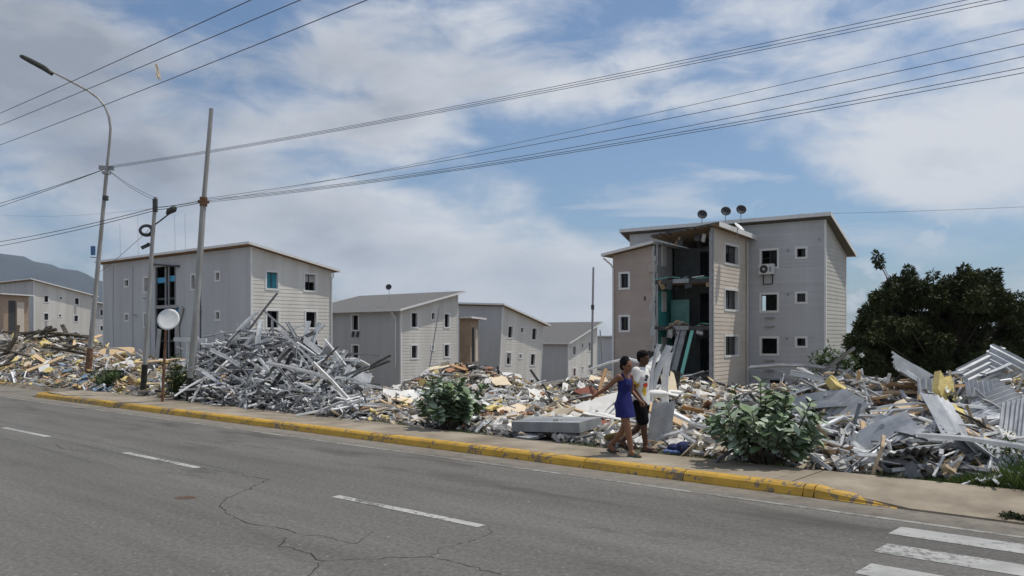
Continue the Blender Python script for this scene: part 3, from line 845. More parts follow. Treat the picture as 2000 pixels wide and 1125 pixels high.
joined('plinth_band', 'siding_grey', b7, ((-.06, -.06, -.42), (-.03, W7 * .4, -.30)))
# the wing that steps forward: x from VX to 0, y from U0 on
VX, U0, U1, U2 = -5.9, 4.58, 8.13, 10.85
ztop = lambda y: 8.25 - .10 * (y - U0)
br = Wall(b7, (VX, U0), (1, 0), (0, -1), -VX - .02, BS, lambda q: ztop(U0) - .02 * q,
          [(1.72, 4.1, 6.30, 7.58), (1.72, 4.1, 3.6, 4.96), (1.72, 4.1, .92, 2.26)])
br.core(); br.siding('siding_sand', .235)
for q in br.win: br.window(*q)
br.trim_strip(-.02, .08, 'corner_post', 'steel_grey'); br.trim_strip(-VX - .5, -VX - .03, 'corner_trim', 'siding_grey')
b = MB(); b.tube([(-.55, U0 - .14, 7.9), (-.55, U0 - .12, -.9)], .05, 6); b.build('downpipe', 'siding_sand', b7)
# pink wall left of the torn rooms
zl = lambda q: 7.48 - .17 * q
bl = Wall(b7, (VX, U1), (0, 1), (-1, 0), U2 - U1, BS, zl, [(1.56, 2.32, 4.92, 6.0), (1.56, 2.32, 2.38, 3.43)])
bl.core(); bl.siding('siding_pink', .235)
for q in bl.win: bl.window(*q)
be = Wall(b7, (VX, U2), (1, 0), (0, 1), -VX, BS, zl(U2 - U1)); be.core()
b = MB(); b.tube([(VX - .45, U2 + .42, 6.85), (VX - .12, U2 + .06, 6.45), (VX - .10, U2 - .06, 6.2), (VX - .10, U2 - .06, -.9)], .055, 6); b.build('downpipe', 'trim_white', b7)
joined('small_vent', 'steel_dark', b7, ((VX - .06, U1 + .55, 4.25), (VX - .031, U1 + .64, 4.5)))
roof_slab(b7, [(VX - .45, U1 - .05, 7.66), (.0, U1 - .05, 7.66), (.0, U2 + .55, 7.1), (VX - .45, U2 + .55, 7.1)], name='wing_roof', sides=(0, 2, 3))
roof_slab(b7, [(VX - .35, U0 - .5, ztop(U0 - .5) + .18), (0, U0 - .5, ztop(U0 - .5) + .02), (0, U1 + .15, ztop(U1) - .02), (VX - .2, U1 + .15, ztop(U1) + .14)], name='wing_roof', sides=(0,), fh=.26)
# torn edge of that roof: dark ragged battens
for k in range(9):
    y = U0 + .1 + k * .4
    b = MB(); b.obox((VX - .30 - random.uniform(0, .12), y, ztop(y) + .06), (.30 + random.uniform(0, .2), .16, .09), (random.uniform(-.1, .1), random.uniform(-.1, .15), random.uniform(-.3, .3))); b.build('roof_batten', 'steel_dark', b7)
# rooms: floors, edge beams, lining, door openings
for k, z in enumerate((0.0, 2.70, 5.38)):
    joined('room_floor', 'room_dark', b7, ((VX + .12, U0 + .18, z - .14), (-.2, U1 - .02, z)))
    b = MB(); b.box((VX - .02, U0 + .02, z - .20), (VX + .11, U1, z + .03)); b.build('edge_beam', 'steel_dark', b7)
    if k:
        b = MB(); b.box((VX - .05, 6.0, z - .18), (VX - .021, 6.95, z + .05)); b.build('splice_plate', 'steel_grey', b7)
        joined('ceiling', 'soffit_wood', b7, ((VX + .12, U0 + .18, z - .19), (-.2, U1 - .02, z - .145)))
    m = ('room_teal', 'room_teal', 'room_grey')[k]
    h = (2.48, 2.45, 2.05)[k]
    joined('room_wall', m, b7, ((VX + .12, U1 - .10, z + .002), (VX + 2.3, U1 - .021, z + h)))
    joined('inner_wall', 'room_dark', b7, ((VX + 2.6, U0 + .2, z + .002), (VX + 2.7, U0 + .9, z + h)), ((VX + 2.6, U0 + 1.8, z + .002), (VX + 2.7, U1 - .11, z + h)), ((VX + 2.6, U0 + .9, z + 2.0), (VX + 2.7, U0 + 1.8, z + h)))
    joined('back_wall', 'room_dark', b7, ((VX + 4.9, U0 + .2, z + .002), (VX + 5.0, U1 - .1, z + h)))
    joined('door_panel', 'trim_white', b7, ((VX + .75, U1 - .16, z + .9 * (k > 0)), (VX + 1.35, U1 - .101, z + 2.1)))
for q in br.win: pass
joined('corner_post', 'steel_grey', b7, ((VX - .03, U0 + .02, BS), (VX + .1, U0 + .2, 8.0)))
b = MB()
for k in range(30):
    z = BS + .15 + k * .29
    if z < 7.5: b.obox((VX - .03, U1 + .03 + random.uniform(-.05, .05), z), (.10, .14 + random.uniform(0, .12), .30), (random.uniform(-.08, .08), 0, random.uniform(-.2, .2)))
b.build('torn_edge', 'room_grey', b7)
joined('partition_post', 'steel_grey', b7, ((VX - .01, U1 - .22, BS), (VX + .07, U1 - .103, 7.6)))
# panels leaning in the lowest room
for (y0, y1, w, m) in ((7.15, 6.55, .16, 'steel_grey'), (6.75, 6.15, .34, 'panel_grey'), (6.3, 5.72, .20, 'mint')):
    a = Vector((VX - .25, y0, -.2)); c = Vector((VX + .05, y1, 2.5)); b = MB(); n = Vector((0, w, 0)); dpt = Vector((.06, 0, 0))
    b.hexa([a, a + dpt, a + dpt + n, a + n, c, c + dpt, c + dpt + n, c + n]); b.build('leaning_lining', m, b7)
r7 = random.Random(77)
for k in range(16):
    z = (2.55, 5.2, 7.75)[k % 3]; y = r7.uniform(U0 + .25, U1 - .15); ln = r7.uniform(.3, 1.3)
    b = MB(); b.tube([(VX + r7.uniform(-.06, .3), y, z), (VX + r7.uniform(-.1, .2), y + r7.gauss(0, .06), z - ln * .5), (VX + r7.uniform(-.15, .2), y + r7.gauss(0, .12), z - ln)], .012, 4); b.build('hanging_wire', 'cable_black', b7)
for k in range(26):
    z = (0.02, 2.72, 5.40)[k % 3]; y = r7.uniform(U0 + .3, U1 - .3); L_ = r7.uniform(.35, 1.1)
    b = MB(); b.obox((VX + r7.uniform(-.15, .9), y, z + r7.uniform(.05, .16)), (L_, r7.uniform(.08, .3), .03), (r7.gauss(0, .3), r7.gauss(.05, .25), r7.uniform(0, 3.1))); b.build('split_board', r7.choice(('panel_white', 'steel_grey', 'wood_pale', 'room_grey', 'mint')), b7)
for k in range(16):
    z = (2.6, 5.28, 7.9)[k % 3]; y = r7.uniform(U0 + .2, U1 - .2)
    b = MB(); b.obox((VX + .02, y, z - r7.uniform(.1, .3)), (.03, r7.uniform(.1, .4), r7.uniform(.25, .6)), (r7.gauss(0, .3), r7.gauss(0, .2), r7.gauss(0, .3))); b.build('torn_lining', r7.choice(('soffit_wood', 'room_grey', 'core_board', 'steel_dark')), b7)
for k in range(14):
    z = r7.uniform(-.5, 7.4)
    b = MB(); b.obox((VX - .04, U1 + r7.uniform(-.12, .16), z), (.05, r7.uniform(.15, .45), r7.uniform(.2, .7)), (r7.gauss(0, .25), r7.gauss(0, .1), r7.gauss(0, .3))); b.build('torn_lining', r7.choice(('core_board', 'siding_pink', 'room_grey')), b7)
joined('glass_screen', 'mint_glass', b7, ((VX + 1.2, U0 + 1.9, 2.75), (VX + 1.23, U1 - .5, 4.3)))
# brackets and sensors on the shaded front
for z in (3.25, 2.72, .66, .06):
    joined('wall_bracket', 'steel_grey', b7, ((-.22, 2.95, z), (-.035, 3.52, z + .05)))
for y, z in ((2.1, 7.25), (2.1, 4.6), (2.15, 1.95), (.28, 7.8)):
    joined('junction_box', 'steel_grey', b7, ((-.09, y, z), (-.034, y + .12, z + .12)))

# air conditioner (hangs on the wall: a thing of its own)
M7 = Matrix.Translation((18.36, 48, 0)) @ Matrix.Rotation(R(90 - TH), 4, 'Z')


def w7(x, y, z): return M7 @ Vector((x, y, z))


ac = empty('air_conditioner', w7(-.2, 3.35, 5.9), R(90 - TH)); tag(ac, 'white air conditioner outdoor unit under the top window of grey facade', 'air conditioner')
b = MB(); b.box((-.28, -.43, 0), (.14, .43, .62)); b.build('casing', 'plastic_white', ac)
b = MB(); b.tube([(-.285, .12, .31), (-.30, .12, .31)], .25, 20); b.build('fan_grille', 'steel_dark', ac)
b = MB(); b.tube([(-.302, .12, .31), (-.315, .12, .31)], .07, 12); b.build('fan_hub', 'plastic_white', ac)
b = MB(); b.box((-.29, -.36, .15), (-.281, -.20, .45)); b.build('side_grille', 'steel_grey', ac)
b = MB(); b.box((-.26, -.3, -.05), (.155, -.25, -.002)); b.box((-.26, .25, -.05), (.155, .30, -.002)); b.box((.10, -.3, -.6), (.15, -.25, -.051)); b.box((.10, .25, -.6), (.15, .30, -.051)); b.box((.10, -.25, -.6), (.14, .25, -.55)); b.build('wall_bracket', 'steel_dark', ac)


def dish(name, base, face, r, m, label, group=None, mast=.5, arm=True):
    root = empty(name, base); tag(root, label, 'satellite dish', group)
    f = Vector(face).normalized(); q = f.to_track_quat('Z', 'Y').to_matrix(); c = Vector((0, 0, mast)) + f * .12
    V = []; Fc = []; n = 22; rg = 4
    for i in range(rg + 1):
        for k in range(n):
            a = 2 * math.pi * k / n; rr = r * i / rg
            V.append(c + q @ Vector((rr * math.cos(a), rr * math.sin(a), .22 * r * (i / rg) ** 2)))
    nb = len(V)
    V += [v - f * .012 for v in V]
    for i in range(rg):
        for k in range(n):
            k2 = (k + 1) % n; u = (i * n + k, i * n + k2, (i + 1) * n + k2, (i + 1) * n + k)
            Fc.append(u); Fc.append(tuple(nb + x for x in reversed(u)))
    for k in range(n):
        k2 = (k + 1) % n; Fc.append((rg * n + k, rg * n + k2, nb + rg * n + k2, nb + rg * n + k))
    link('reflector', mesh(V, Fc), m, root, True)
    b = MB(); b.tube([(0, 0, -.06), (0, 0, mast - .02)], .022, 6); b.tube([(0, 0, mast - .03), c - f * .02], .03, 6); b.build('mast', 'steel_grey', root)
    if arm:
        b = MB(); b.tube([c + q @ Vector((0, -r * .9, .15 * r)), c + f * r * .9 + q @ Vector((0, -r * .25, 0))], .012, 5); b.build('feed_arm', 'steel_dark', root)
        b = MB(); b.obox(c + f * r * .9 + q @ Vector((0, -r * .22, 0)), (.06, .06, .12), q); b.build('receiver', 'dish_black', root)
    return root


FACE = (-.1, -1, .35)
for px, py, Y, lab in ((1371, 437, 50.3, 'black satellite dish on the roof, farthest from its two companions'), (1417, 431, 49.6, 'black satellite dish, middle of the three on the roof'), (1447, 428, 49.2, 'black satellite dish on the roof, rightmost of three')):
    p = at(px, py, Y); dish('satellite_dish', (p.x, p.y, p.z - .06), FACE, .30, 'dish_black', lab, 'black dishes on the torn corner house', mast=.56)
p = at(1440, 462, 46.8); dish('satellite_dish', (p.x, p.y, p.z), (.55, -.5, .75), .34, 'dish_white', 'white satellite dish tipped upwards on the small wing roof', mast=.42)
p = at(760, 586, 70); dish('satellite_dish', (p.x, p.y, p.z), FACE, .26, 'dish_black', 'small black satellite dish on the dark sloping roof', mast=1.05)

# ------------------------------------------------------------------ poles, lamps, cables
def path(*p): return [Vector(q) for q in p]


# curved street lamp, leaning, rusty foot
lamp = empty('street_lamp', (-17.09, 32.94, .1)); tag(lamp, 'tall leaning street lamp with curved arm and rusty foot', 'street lamp')
LB = Vector((-17.09, 32.94, .1))


def lp(px, py): return at(px, py, 32.94) - LB


b = MB(); b.tube([lp(170, 757), lp(176, 680)], [.135, .12], 10); b.build('rusty_foot', 'pole_rust', lamp)
b = MB(); b.tube([lp(176, 684), lp(184, 600), lp(196, 470), lp(209, 328)], [.10, .095, .08, .07], 10); b.build('post', 'pole_steel', lamp)
arc = [lp(*q) for q in ((209, 328), (214, 280), (216, 250), (213, 228), (205, 208), (192, 192), (172, 177), (150, 165), (125, 152), (98, 138))]
b = MB(); b.tube(arc, [.058, .055, .052, .05, .048, .046, .044, .042, .04, .038], 8); b.build('curved_arm', 'pole_steel', lamp)
b = MB()
hd = [lp(*q) for q in ((102, 145), (88, 134), (60, 119), (42, 110), (38, 109))]
for a_, c_ in zip(hd, hd[1:]): pass
b.tube(hd, [.07, .11, .105, .08, .02], 8); b.build('lamp_head', 'lamp_dark', lamp)
b = MB(); c = lp(208, 328); b.obox(c, (.55, .12, .16), (0, 0, .3)); b.obox(c + Vector((0, 0, -.2)), (.26, .24, .1), (0, 0, 0)); b.build('cable_clamp', 'steel_grey', lamp)
c = lp(206, 387); b = MB(); b.tube([c + Vector((0, 0, -.09)), c + Vector((0, 0, .09))], .12, 8); b.build('band', 'steel_dark', lamp)
c = lp(190, 490); b = MB(); b.obox(c + Vector((-.12, -.1, 0)), (.14, .1, .36), (0, 0, 0)); b.build('small_box', 'sky_blue_case', lamp)
c = lp(188, 503); b = MB(); b.tube([c, c + Vector((-.25, 0, .02))], .015, 5); b.build('hook', 'steel_dark', lamp)

p2 = empty('street_lamp', (-12.83, 28.47, .1)); tag(p2, 'grey pole with black foot, side lamp and cable coil', 'street lamp'); B2 = Vector((-12.83, 28.47, .1))


def q2(px, py): return at(px, py, 28.47) - B2


b = MB(); b.tube([q2(279, 773), q2(283, 712)], [.105, .10], 10); b.build('black_foot', 'pole_black', p2)
b = MB(); b.tube([q2(282.8, 714), q2(290, 600), q2(297, 480), q2(304, 385)], [.075, .075, .068, .062], 10); b.build('post', 'pole_steel', p2)
b = MB(); b.tube([q2(299, 441), q2(312, 432), q2(330, 418)], .025, 6); b.build('side_arm', 'steel_dark', p2)
b = MB(); b.tube([q2(326, 419), q2(330, 413), q2(340, 408), q2(344, 405)], [.05, .11, .12, .05], 8); b.build('lamp_head', 'lamp_dark', p2)
V = MB(); ctr = q2(286, 450); n = 26
for w in range(3):
    pts = [ctr + Vector(((.19 + .03 * w) * math.cos(2 * math.pi * k / n), -.03 + .03 * w, (.14 + .025 * w) * math.sin(2 * math.pi * k / n))) for k in range(n + 1)]
    V.tube(pts, .034, 6, False)
coil = V.build('cable_coil', 'cable_black', None); coil.location = B2; tag(coil, 'coil of black cable hanging on the grey pole', 'cable coil')
b = MB(); ctr = q2(284, 481); b.obox(ctr, (.30, .05, .12), (0, -.5, .4)); b.obox(ctr + Vector((.14, 0, .07)), (.16, .05, .08), (0, .3, .4)); s = b.build('splice_box', 'cable_black', None); s.location = B2; tag(s, 'small black cable splice hanging below the coil', 'cable splice')
b = MB(); c = q2(303, 400); b.tube([c + Vector((0, 0, -.25)), c + Vector((0, 0, .2))], .09, 8); b.build('band', 'steel_dark', p2)

p3 = empty('utility_pole', (-10.06, 25.63, .15)); tag(p3, 'tall bare leaning utility pole with dark foot', 'utility pole'); B3 = Vector((-10.06, 25.63, .15))


def q3(px, py): return at(px, py, 25.63) - B3


b = MB(); b.tube([q3(371, 784), q3(372.5, 738)], [.125, .12], 10); b.build('dark_foot', 'pole_black', p3)
b = MB(); b.tube([q3(372.4, 740), q3(384, 600), q3(397, 400)], [.108, .098, .09], 12); b.build('lower_tube', 'pole_steel', p3)
b = MB(); b.tube([q3(397, 405), q3(413, 212)], [.075, .065], 12); b.build('upper_tube', 'pole_steel', p3)
b = MB(); c = q3(397.5, 394); b.tube([c + Vector((0, 0, -.14)), c + Vector((0, 0, .14))], .125, 8); b.obox(c, (.34, .10, .08), (0, 0, .4)); b.build('cable_clamp', 'pole_rust', p3)

# round white dish on a rusty post
dp = empty('satellite_dish', (-10.75, 25.23, .15)); tag(dp, 'big round white dish on thin rusty post by the kerb', 'satellite dish'); BD = Vector((-10.75, 25.23, .15))


def qd(px, py): return at(px, py, 25.23) - BD


b = MB(); b.tube([qd(317, 786), qd(324, 640)], [.045, .04], 8); b.build('post', 'pole_rust', dp)
f = Vector((.10, -1, .34)).normalized(); q = f.to_track_quat('Z', 'Y').to_matrix(); c = qd(329, 624); V = []; Fc = []; n = 32; rg = 5; r_ = .335
for i in range(rg + 1):
    for k in range(n):
        a = 2 * math.pi * k / n; rr = r_ * i / rg; V.append(c + q @ Vector((rr * math.cos(a), rr * 1.03 * math.sin(a), .12 * (i / rg) ** 2 * r_ - .02)))
nb = len(V); V += [v - f * .015 for v in V]
for i in range(rg):
    for k in range(n):
        k2 = (k + 1) % n; u = (i * n + k, i * n + k2, (i + 1) * n + k2, (i + 1) * n + k); Fc.append(u); Fc.append(tuple(nb + x for x in reversed(u)))
for k in range(n):
    k2 = (k + 1) % n; Fc.append((rg * n + k, rg * n + k2, nb + rg * n + k2, nb + rg * n + k))
link('reflector', mesh(V, Fc), 'dish_white', dp, True)
b = MB(); b.tube([c - f * .03, c - f * .14, qd(325, 643)], .035, 6); b.build('bracket', 'steel_dark', dp)

# far thin mast beside the corner house
c = at(1155, 722, 70); m_ = empty('mast', c); tag(m_, 'tall thin grey mast standing left of the torn corner house', 'mast')
b = MB(); b.tube([(0, 0, -1.5), at(1159, 522, 70) - c], [.11, .085], 8); b.build('tube', 'steel_grey', m_)
b = MB(); k_ = at(1157.5, 600, 70) - c; b.tube([k_ + Vector((0, 0, -.2)), k_ + Vector((0, 0, .2))], .14, 8); b.build('band', 'steel_dark', m_)
c = at(1178, 700, 62); m_ = tag(empty('mast', c), 'short thin pale mast by the flat topped grey house', 'mast')
b = MB(); b.tube([(0, 0, -1.5), at(1172, 645, 62) - c], .05, 6); b.build('tube', 'pole_steel', m_)


def cable(A, Mid, B, r, label, group):
    """hangs between two far-apart supports; Mid = photo point that fixes its sag"""
    a, c = at(*A), at(*B); n = 40
    best = min(range(1, 200), key=lambda i: abs((a.lerp(c, i / 200).x / a.lerp(c, i / 200).y) * F + 1000 - Mid[0]))
    u = best / 200; p = a.lerp(c, u); want = EYE + (HOR - Mid[1]) * p.y / F
    sag = (want - p.z) / (4 * u * (1 - u))
    b = MB(); b.tube([a.lerp(c, i / n) + Vector((0, 0, sag * 4 * (i / n) * (1 - i / n))) for i in range(n + 1)], r, 5)
    o = b.build('power_cable', 'cable_black'); tag(o, label, 'cable', group); return o


UP = 'cables running from the street lamp up to the right'
for k, (m1, e1, lb) in enumerate((((1000, 186), -58, 'upper'), ((1000, 190), -47, 'middle'), ((1000, 193.5), -38, 'lowest'))):
    cable((210, 325 + 2 * k, 32.9), m1, (2150, e1, 15), .0075, lb + ' of three close cables rising right from the street lamp clamp', UP)
LO = 'cables running from the utility pole to the right'
cable((397, 388, 25.7), (1000, 290), (2200, 42, 13), .0068, 'second cable from the top in the bundle right of the utility pole', LO)
cable((-200, 350, 130), (1000, 280), (2200, 10, 13), .006, 'topmost thin cable crossing behind the poles', LO)
cable((397, 390, 25.7), (1000, 308), (2200, 66, 13), .0068, 'third cable in the bundle right of the utility pole', LO)
cable((397, 393, 25.7), (1000, 313), (2200, 92, 13), .0068, 'fourth cable in the bundle right of the utility pole', LO)
cable((397, 396, 25.7), (1000, 316), (2200, 104, 13), .0068, 'lowest cable in the bundle right of the utility pole', LO)
LE = 'cables running off to the left'
for k in range(2):
    cable((395, 391 + 4 * k, 25.7), (349, 400 + 4 * k), (303, 405 + 5 * k, 28.4), .012, ('upper', 'lower')[k] + ' short cable between utility pole and the pole with the coil', LE)
    cable((303, 406 + 5 * k, 28.4), (150, 443 + 6 * k), (-200, 492 + 14 * k, 45), .013, ('upper', 'lower')[k] + ' cable from the coil pole across the lamp post to the left edge', LE)
    cable((206, 330, 32.9), (100, 366 + 3 * k), (-160, 440 + 12 * k, 45), .013, ('upper', 'lower')[k] + ' cable falling left from the street lamp clamp', LE)
    cable((212, 332, 32.9), (255, 362 + 4 * k), (303, 386 + 5 * k, 28.4), .008, ('upper', 'lower')[k] + ' thin cable from street lamp clamp down to the coil pole', LE)
TL = 'three parallel cables crossing the upper left sky'
cable((-300, 345, 52), (240, 115), (620, -60, 15), .010, 'highest of the three parallel cables in the upper left sky', TL)
cable((-300, 362, 52), (240, 145), (740, -65, 15), .010, 'middle one of the three parallel cables in the upper left sky', TL)
cable((-300, 385, 52), (300, 166), (900, -75, 14), .010, 'lowest of the three parallel cables in the upper left sky', TL)
cable((1560, 418, 120), (1800, 412), (2300, 388, 95), .022, 'faint distant cable above the dark tree', None)
b = MB(); c = at(303, 128, 24)
for k in range(7):
    a = [c + Vector((.03 * k * .3, 0, .05))]
    for j in range(5): a.append(a[-1] + Vector((random.uniform(-.02, .06), random.uniform(-.03, .03), -random.uniform(.05, .12))))
    b.tube(a, .012, 4)
o = b.build('tattered_cloth', 'panel_cream'); tag(o, 'tattered strip dangling from the middle upper left cable', 'cloth')
# thin antenna rods on the long house roof
for k, (px, y0, Y) in enumerate(((234, 437, 65.7), (269, 424, 63.8), (341, 420, 60.3), (361, 418, 59.5))):
    p = at(px, y0, Y + .6); b = MB(); b.tube([(p.x + .06, p.y, 8.0), (p.x, p.y, p.z)], .012, 5)
    o = b.build('antenna_rod', 'steel_grey'); tag(o, ('first', 'second', 'third', 'fourth')[k] + ' thin antenna rod from the left on the long grey house roof', 'antenna', 'antenna rods on the long house')
cable((190, 535, 33), (240, 495), (300, 440, 28.4), .008, 'thin wire slanting from lamp post up to the coil pole', LE)


# ------------------------------------------------------------------ debris
rng = random.Random(5)
FOOT = []                                       # places where rubble may not stand (houses)


def zone(px):
    return 'L' if px < 392 else 'T' if px < 722 else 'M' if px < 1400 else 'S' if px < 1570 else 'R'


WHERE = {'L': 'in low rubble', 'T': 'in tall heap', 'M': 'in pale rubble field', 'S': 'behind big bush', 'R': 'in right heap'}
SPOTS = [(40, 'at the left picture edge'), (160, 'left of the street lamp'), (250, 'just right of the street lamp'), (392, 'around the coil pole'),
         (450, 'right of the utility pole'), (510, 'at its left peak'), (560, 'in its saddle'), (625, 'at its right peak'), (722, 'at its sloping right end'),
         (800, 'left of the smaller bush'), (930, 'behind the smaller bush'), (1050, 'near the dark grey slab'), (1180, 'left of the woman'), (1290, 'behind the two walkers'), (1400, 'beside the big bush'),
         (1570, 'among its leaves'), (1660, 'right beside the bush'), (1760, 'on its left half'), (1860, 'in its middle'), (1950, 'on its right half'), (9999, 'at the right picture edge')]


def where(z, px, k):
    w = next(t_ for lim, t_ in SPOTS if px < lim)
    return WHERE[z] + ' ' + w + ', ' + ('low in front' if k < .25 else 'halfway up' if k < .6 else 'far back')


def spot(zs, near=0.3, far=None):
    """a random place in the rubble, spread evenly over the view"""
    while True:
        z = rng.choice(zs)
        px = {'L': rng.uniform(-160, 392), 'T': rng.uniform(392, 705), 'M': rng.uniform(722, 1400), 'S': rng.uniform(1400, 1570), 'R': rng.uniform(1570, 2160)}[z]
        r = (px - 1000) / F
        # distance where this ray leaves the pavement
        y0 = (P0.dot(ND) + 1.75) / (r * ND.x + ND.y)
        dep = {'L': 20, 'T': 6.2, 'M': 17, 'S': 9, 'R': 6.0}[z]
        k = rng.random() ** 1.15
        y = y0 + near + k * dep
        x = r * y
        spot.k = k
        return x, y, z, px


def surf(x, y):
    e = .4; z = gz(x, y)
    return z, Vector((gz(x - e, y) - gz(x + e, y), gz(x, y - e) - gz(x, y + e), 2 * e)).normalized()


def u_profile(L, w, h, bends, t=.006):
    """U shaped steel section along x with a few bends"""
    n = 5; V = []; Fc = []
    cs = [(-w / 2, h), (-w / 2, 0), (w / 2, 0), (w / 2, h), (w / 2 - t, h), (w / 2 - t, t), (-w / 2 + t, t), (-w / 2 + t, h)]
    for i in range(n + 1):
        x = L * (i / n - .5); dy = bends[0] * math.sin(i / n * 2.8 + bends[2]) * L; dz = bends[1] * math.sin(i / n * 3.0) * L; tw = bends[3] * (i / n - .5)
        for (a, c) in cs: V.append((x, dy + a * math.cos(tw) - c * math.sin(tw), dz + a * math.sin(tw) + c * math.cos(tw)))
    for i in range(n):
        for k in range(8): Fc.append((i * 8 + k, i * 8 + (k + 1) % 8, (i + 1) * 8 + (k + 1) % 8, (i + 1) * 8 + k))
    Fc.append((0, 1, 2, 3, 4, 5, 6, 7)); Fc.append(tuple(n * 8 + k for k in (7, 6, 5, 4, 3, 2, 1, 0)))
    return mesh(V, Fc)


def with_mat(me, m):
    c = me.copy(); c.materials.append(MATS[m]); return c


STUDS = {}
shapes = [u_profile(rng.uniform(1.1, 3.1), rng.uniform(.06, .11), rng.uniform(.03, .055), (rng.gauss(0, .085), rng.gauss(0, .09), rng.uniform(0, 2), rng.gauss(0, .5))) for _ in range(16)]
for m in ('stud_pale', 'stud_grey', 'stud_dark'): STUDS[m] = [with_mat(s_, m) for s_ in shapes]


def plate(L, w, t, curl=.04, ragged=.12, seed=0):
    rr = random.Random(seed); nx, ny = 4, 3; V = []; Fc = []
    for top in (0, 1):
        for i in range(nx + 1):
            for j in range(ny + 1):
                x = L * (i / nx - .5); y = w * (j / ny - .5)
                if i in (0, nx): x += rr.uniform(-ragged, ragged) * L * .5
                if j in (0, ny): y += rr.uniform(-ragged, ragged) * w * .5
                V.append([x, y, curl * L * math.sin(3 * i / nx + 1) + (t if top else 0)])
    N1 = (nx + 1) * (ny + 1)
    for k in range(N1): V[N1 + k][0], V[N1 + k][1] = V[k][0], V[k][1]
    idx = lambda i, j, tp: tp * N1 + i * (ny + 1) + j
    for i in range(nx):
        for j in range(ny):
            Fc.append((idx(i, j, 1), idx(i + 1, j, 1), idx(i + 1, j + 1, 1), idx(i, j + 1, 1))); Fc.append((idx(i, j, 0), idx(i, j + 1, 0), idx(i + 1, j + 1, 0), idx(i + 1, j, 0)))
    for i in range(nx):
        Fc.append((idx(i, 0, 0), idx(i + 1, 0, 0), idx(i + 1, 0, 1), idx(i, 0, 1))); Fc.append((idx(i + 1, ny, 0), idx(i, ny, 0), idx(i, ny, 1), idx(i + 1, ny, 1)))
    for j in range(ny):
        Fc.append((idx(0, j + 1, 0), idx(0, j, 0), idx(0, j, 1), idx(0, j + 1, 1))); Fc.append((idx(nx, j, 0), idx(nx, j + 1, 0), idx(nx, j + 1, 1), idx(nx, j, 1)))
    return mesh(V, Fc)


def corrugated(L, w, waves, amp, curl, seed, fold=0.0):
    rr = random.Random(seed); nx, ny = 8, waves * 4; V = []; Fc = []
    ph = rr.uniform(0, 6)
    for i in range(nx + 1):
        for j in range(ny + 1):
            x = L * (i / nx - .5); y = w * (j / ny - .5); z = amp * math.sin(2 * math.pi * j / 4)
            z += curl * L * math.sin(2.2 * i / nx + ph) + curl * .6 * w * math.sin(3 * j / ny + ph * 2) + fold * max(0, y) ** 1.0
            if i in (0, nx): x += .02 * math.sin(j * 1.3 + ph)
            V.append((x, y, z))
    N1 = len(V); V += [(x, y, z - .006) for x, y, z in V]; ny1 = ny + 1
    for i in range(nx):
        for j in range(ny):
            a = (i * ny1 + j, (i + 1) * ny1 + j, (i + 1) * ny1 + j + 1, i * ny1 + j + 1); Fc.append(a); Fc.append(tuple(N1 + k for k in reversed(a)))
    return mesh(V, Fc)


def chunk(seed):
    rr = random.Random(seed); bm = bmesh.new(); bmesh.ops.create_icosphere(bm, subdivisions=1, radius=.5)
    s = (rr.uniform(.7, 1.3), rr.uniform(.5, 1.1), rr.uniform(.3, .7))
    for v in bm.verts:
        k = rr.uniform(.7, 1.2); v.co = Vector((v.co.x * s[0] * k, v.co.y * s[1] * k, v.co.z * s[2] * k))
    me = bpy.data.meshes.new('chunk'); bm.to_mesh(me); bm.free(); return me


def lay(name, me, x, y, lift, tilt, rot, sc=1.0, tw=0.0):
    z, nrm = surf(x, y)
    q = Vector((0, 0, 1)).rotation_difference(nrm).to_matrix()
    Mx = q @ Matrix.Rotation(rot, 3, 'Z') @ Matrix.Rotation(tilt, 3, 'Y') @ Matrix.Rotation(tw, 3, 'X')
    o = bpy.data.objects.new(name, me); COL.objects.link(o)
    o.location = (x, y, z + lift); o.rotation_euler = Mx.to_euler(); o.scale = (sc, sc, sc)
    return o


# steel studs: three hundred, most of them in the tall heap
names = {'stud_pale': 'whitish', 'stud_grey': 'grey', 'stud_dark': 'dark'}
for k in range(300):
    zs = 'T' if k < 165 else 'R' if k < 235 else rng.choice('LLMMS')
    x, y, z, px = spot([zs])
    m = rng.choices(('stud_pale', 'stud_grey', 'stud_dark'), ((.52, .36, .12) if zs == 'T' else (.55, .33, .12)))[0]
    steep = min(.75, abs(rng.gauss(0, .42 if zs == 'T' else .22)))
    o = lay('steel_stud', rng.choice(STUDS[m]), x, y, rng.uniform(.02, .42 if zs == 'T' else .18) + steep * .35, -steep * rng.choice((-1, 1)), rng.gauss(.5, .9) if zs == 'T' else rng.uniform(0, 6.28), rng.uniform(.7, 1.15), rng.uniform(-.9, .9))
    tag(o, names[m] + ' bent steel stud ' + where(z, px, spot.k), 'steel stud', names[m] + ' steel studs ' + where(z, px, spot.k))

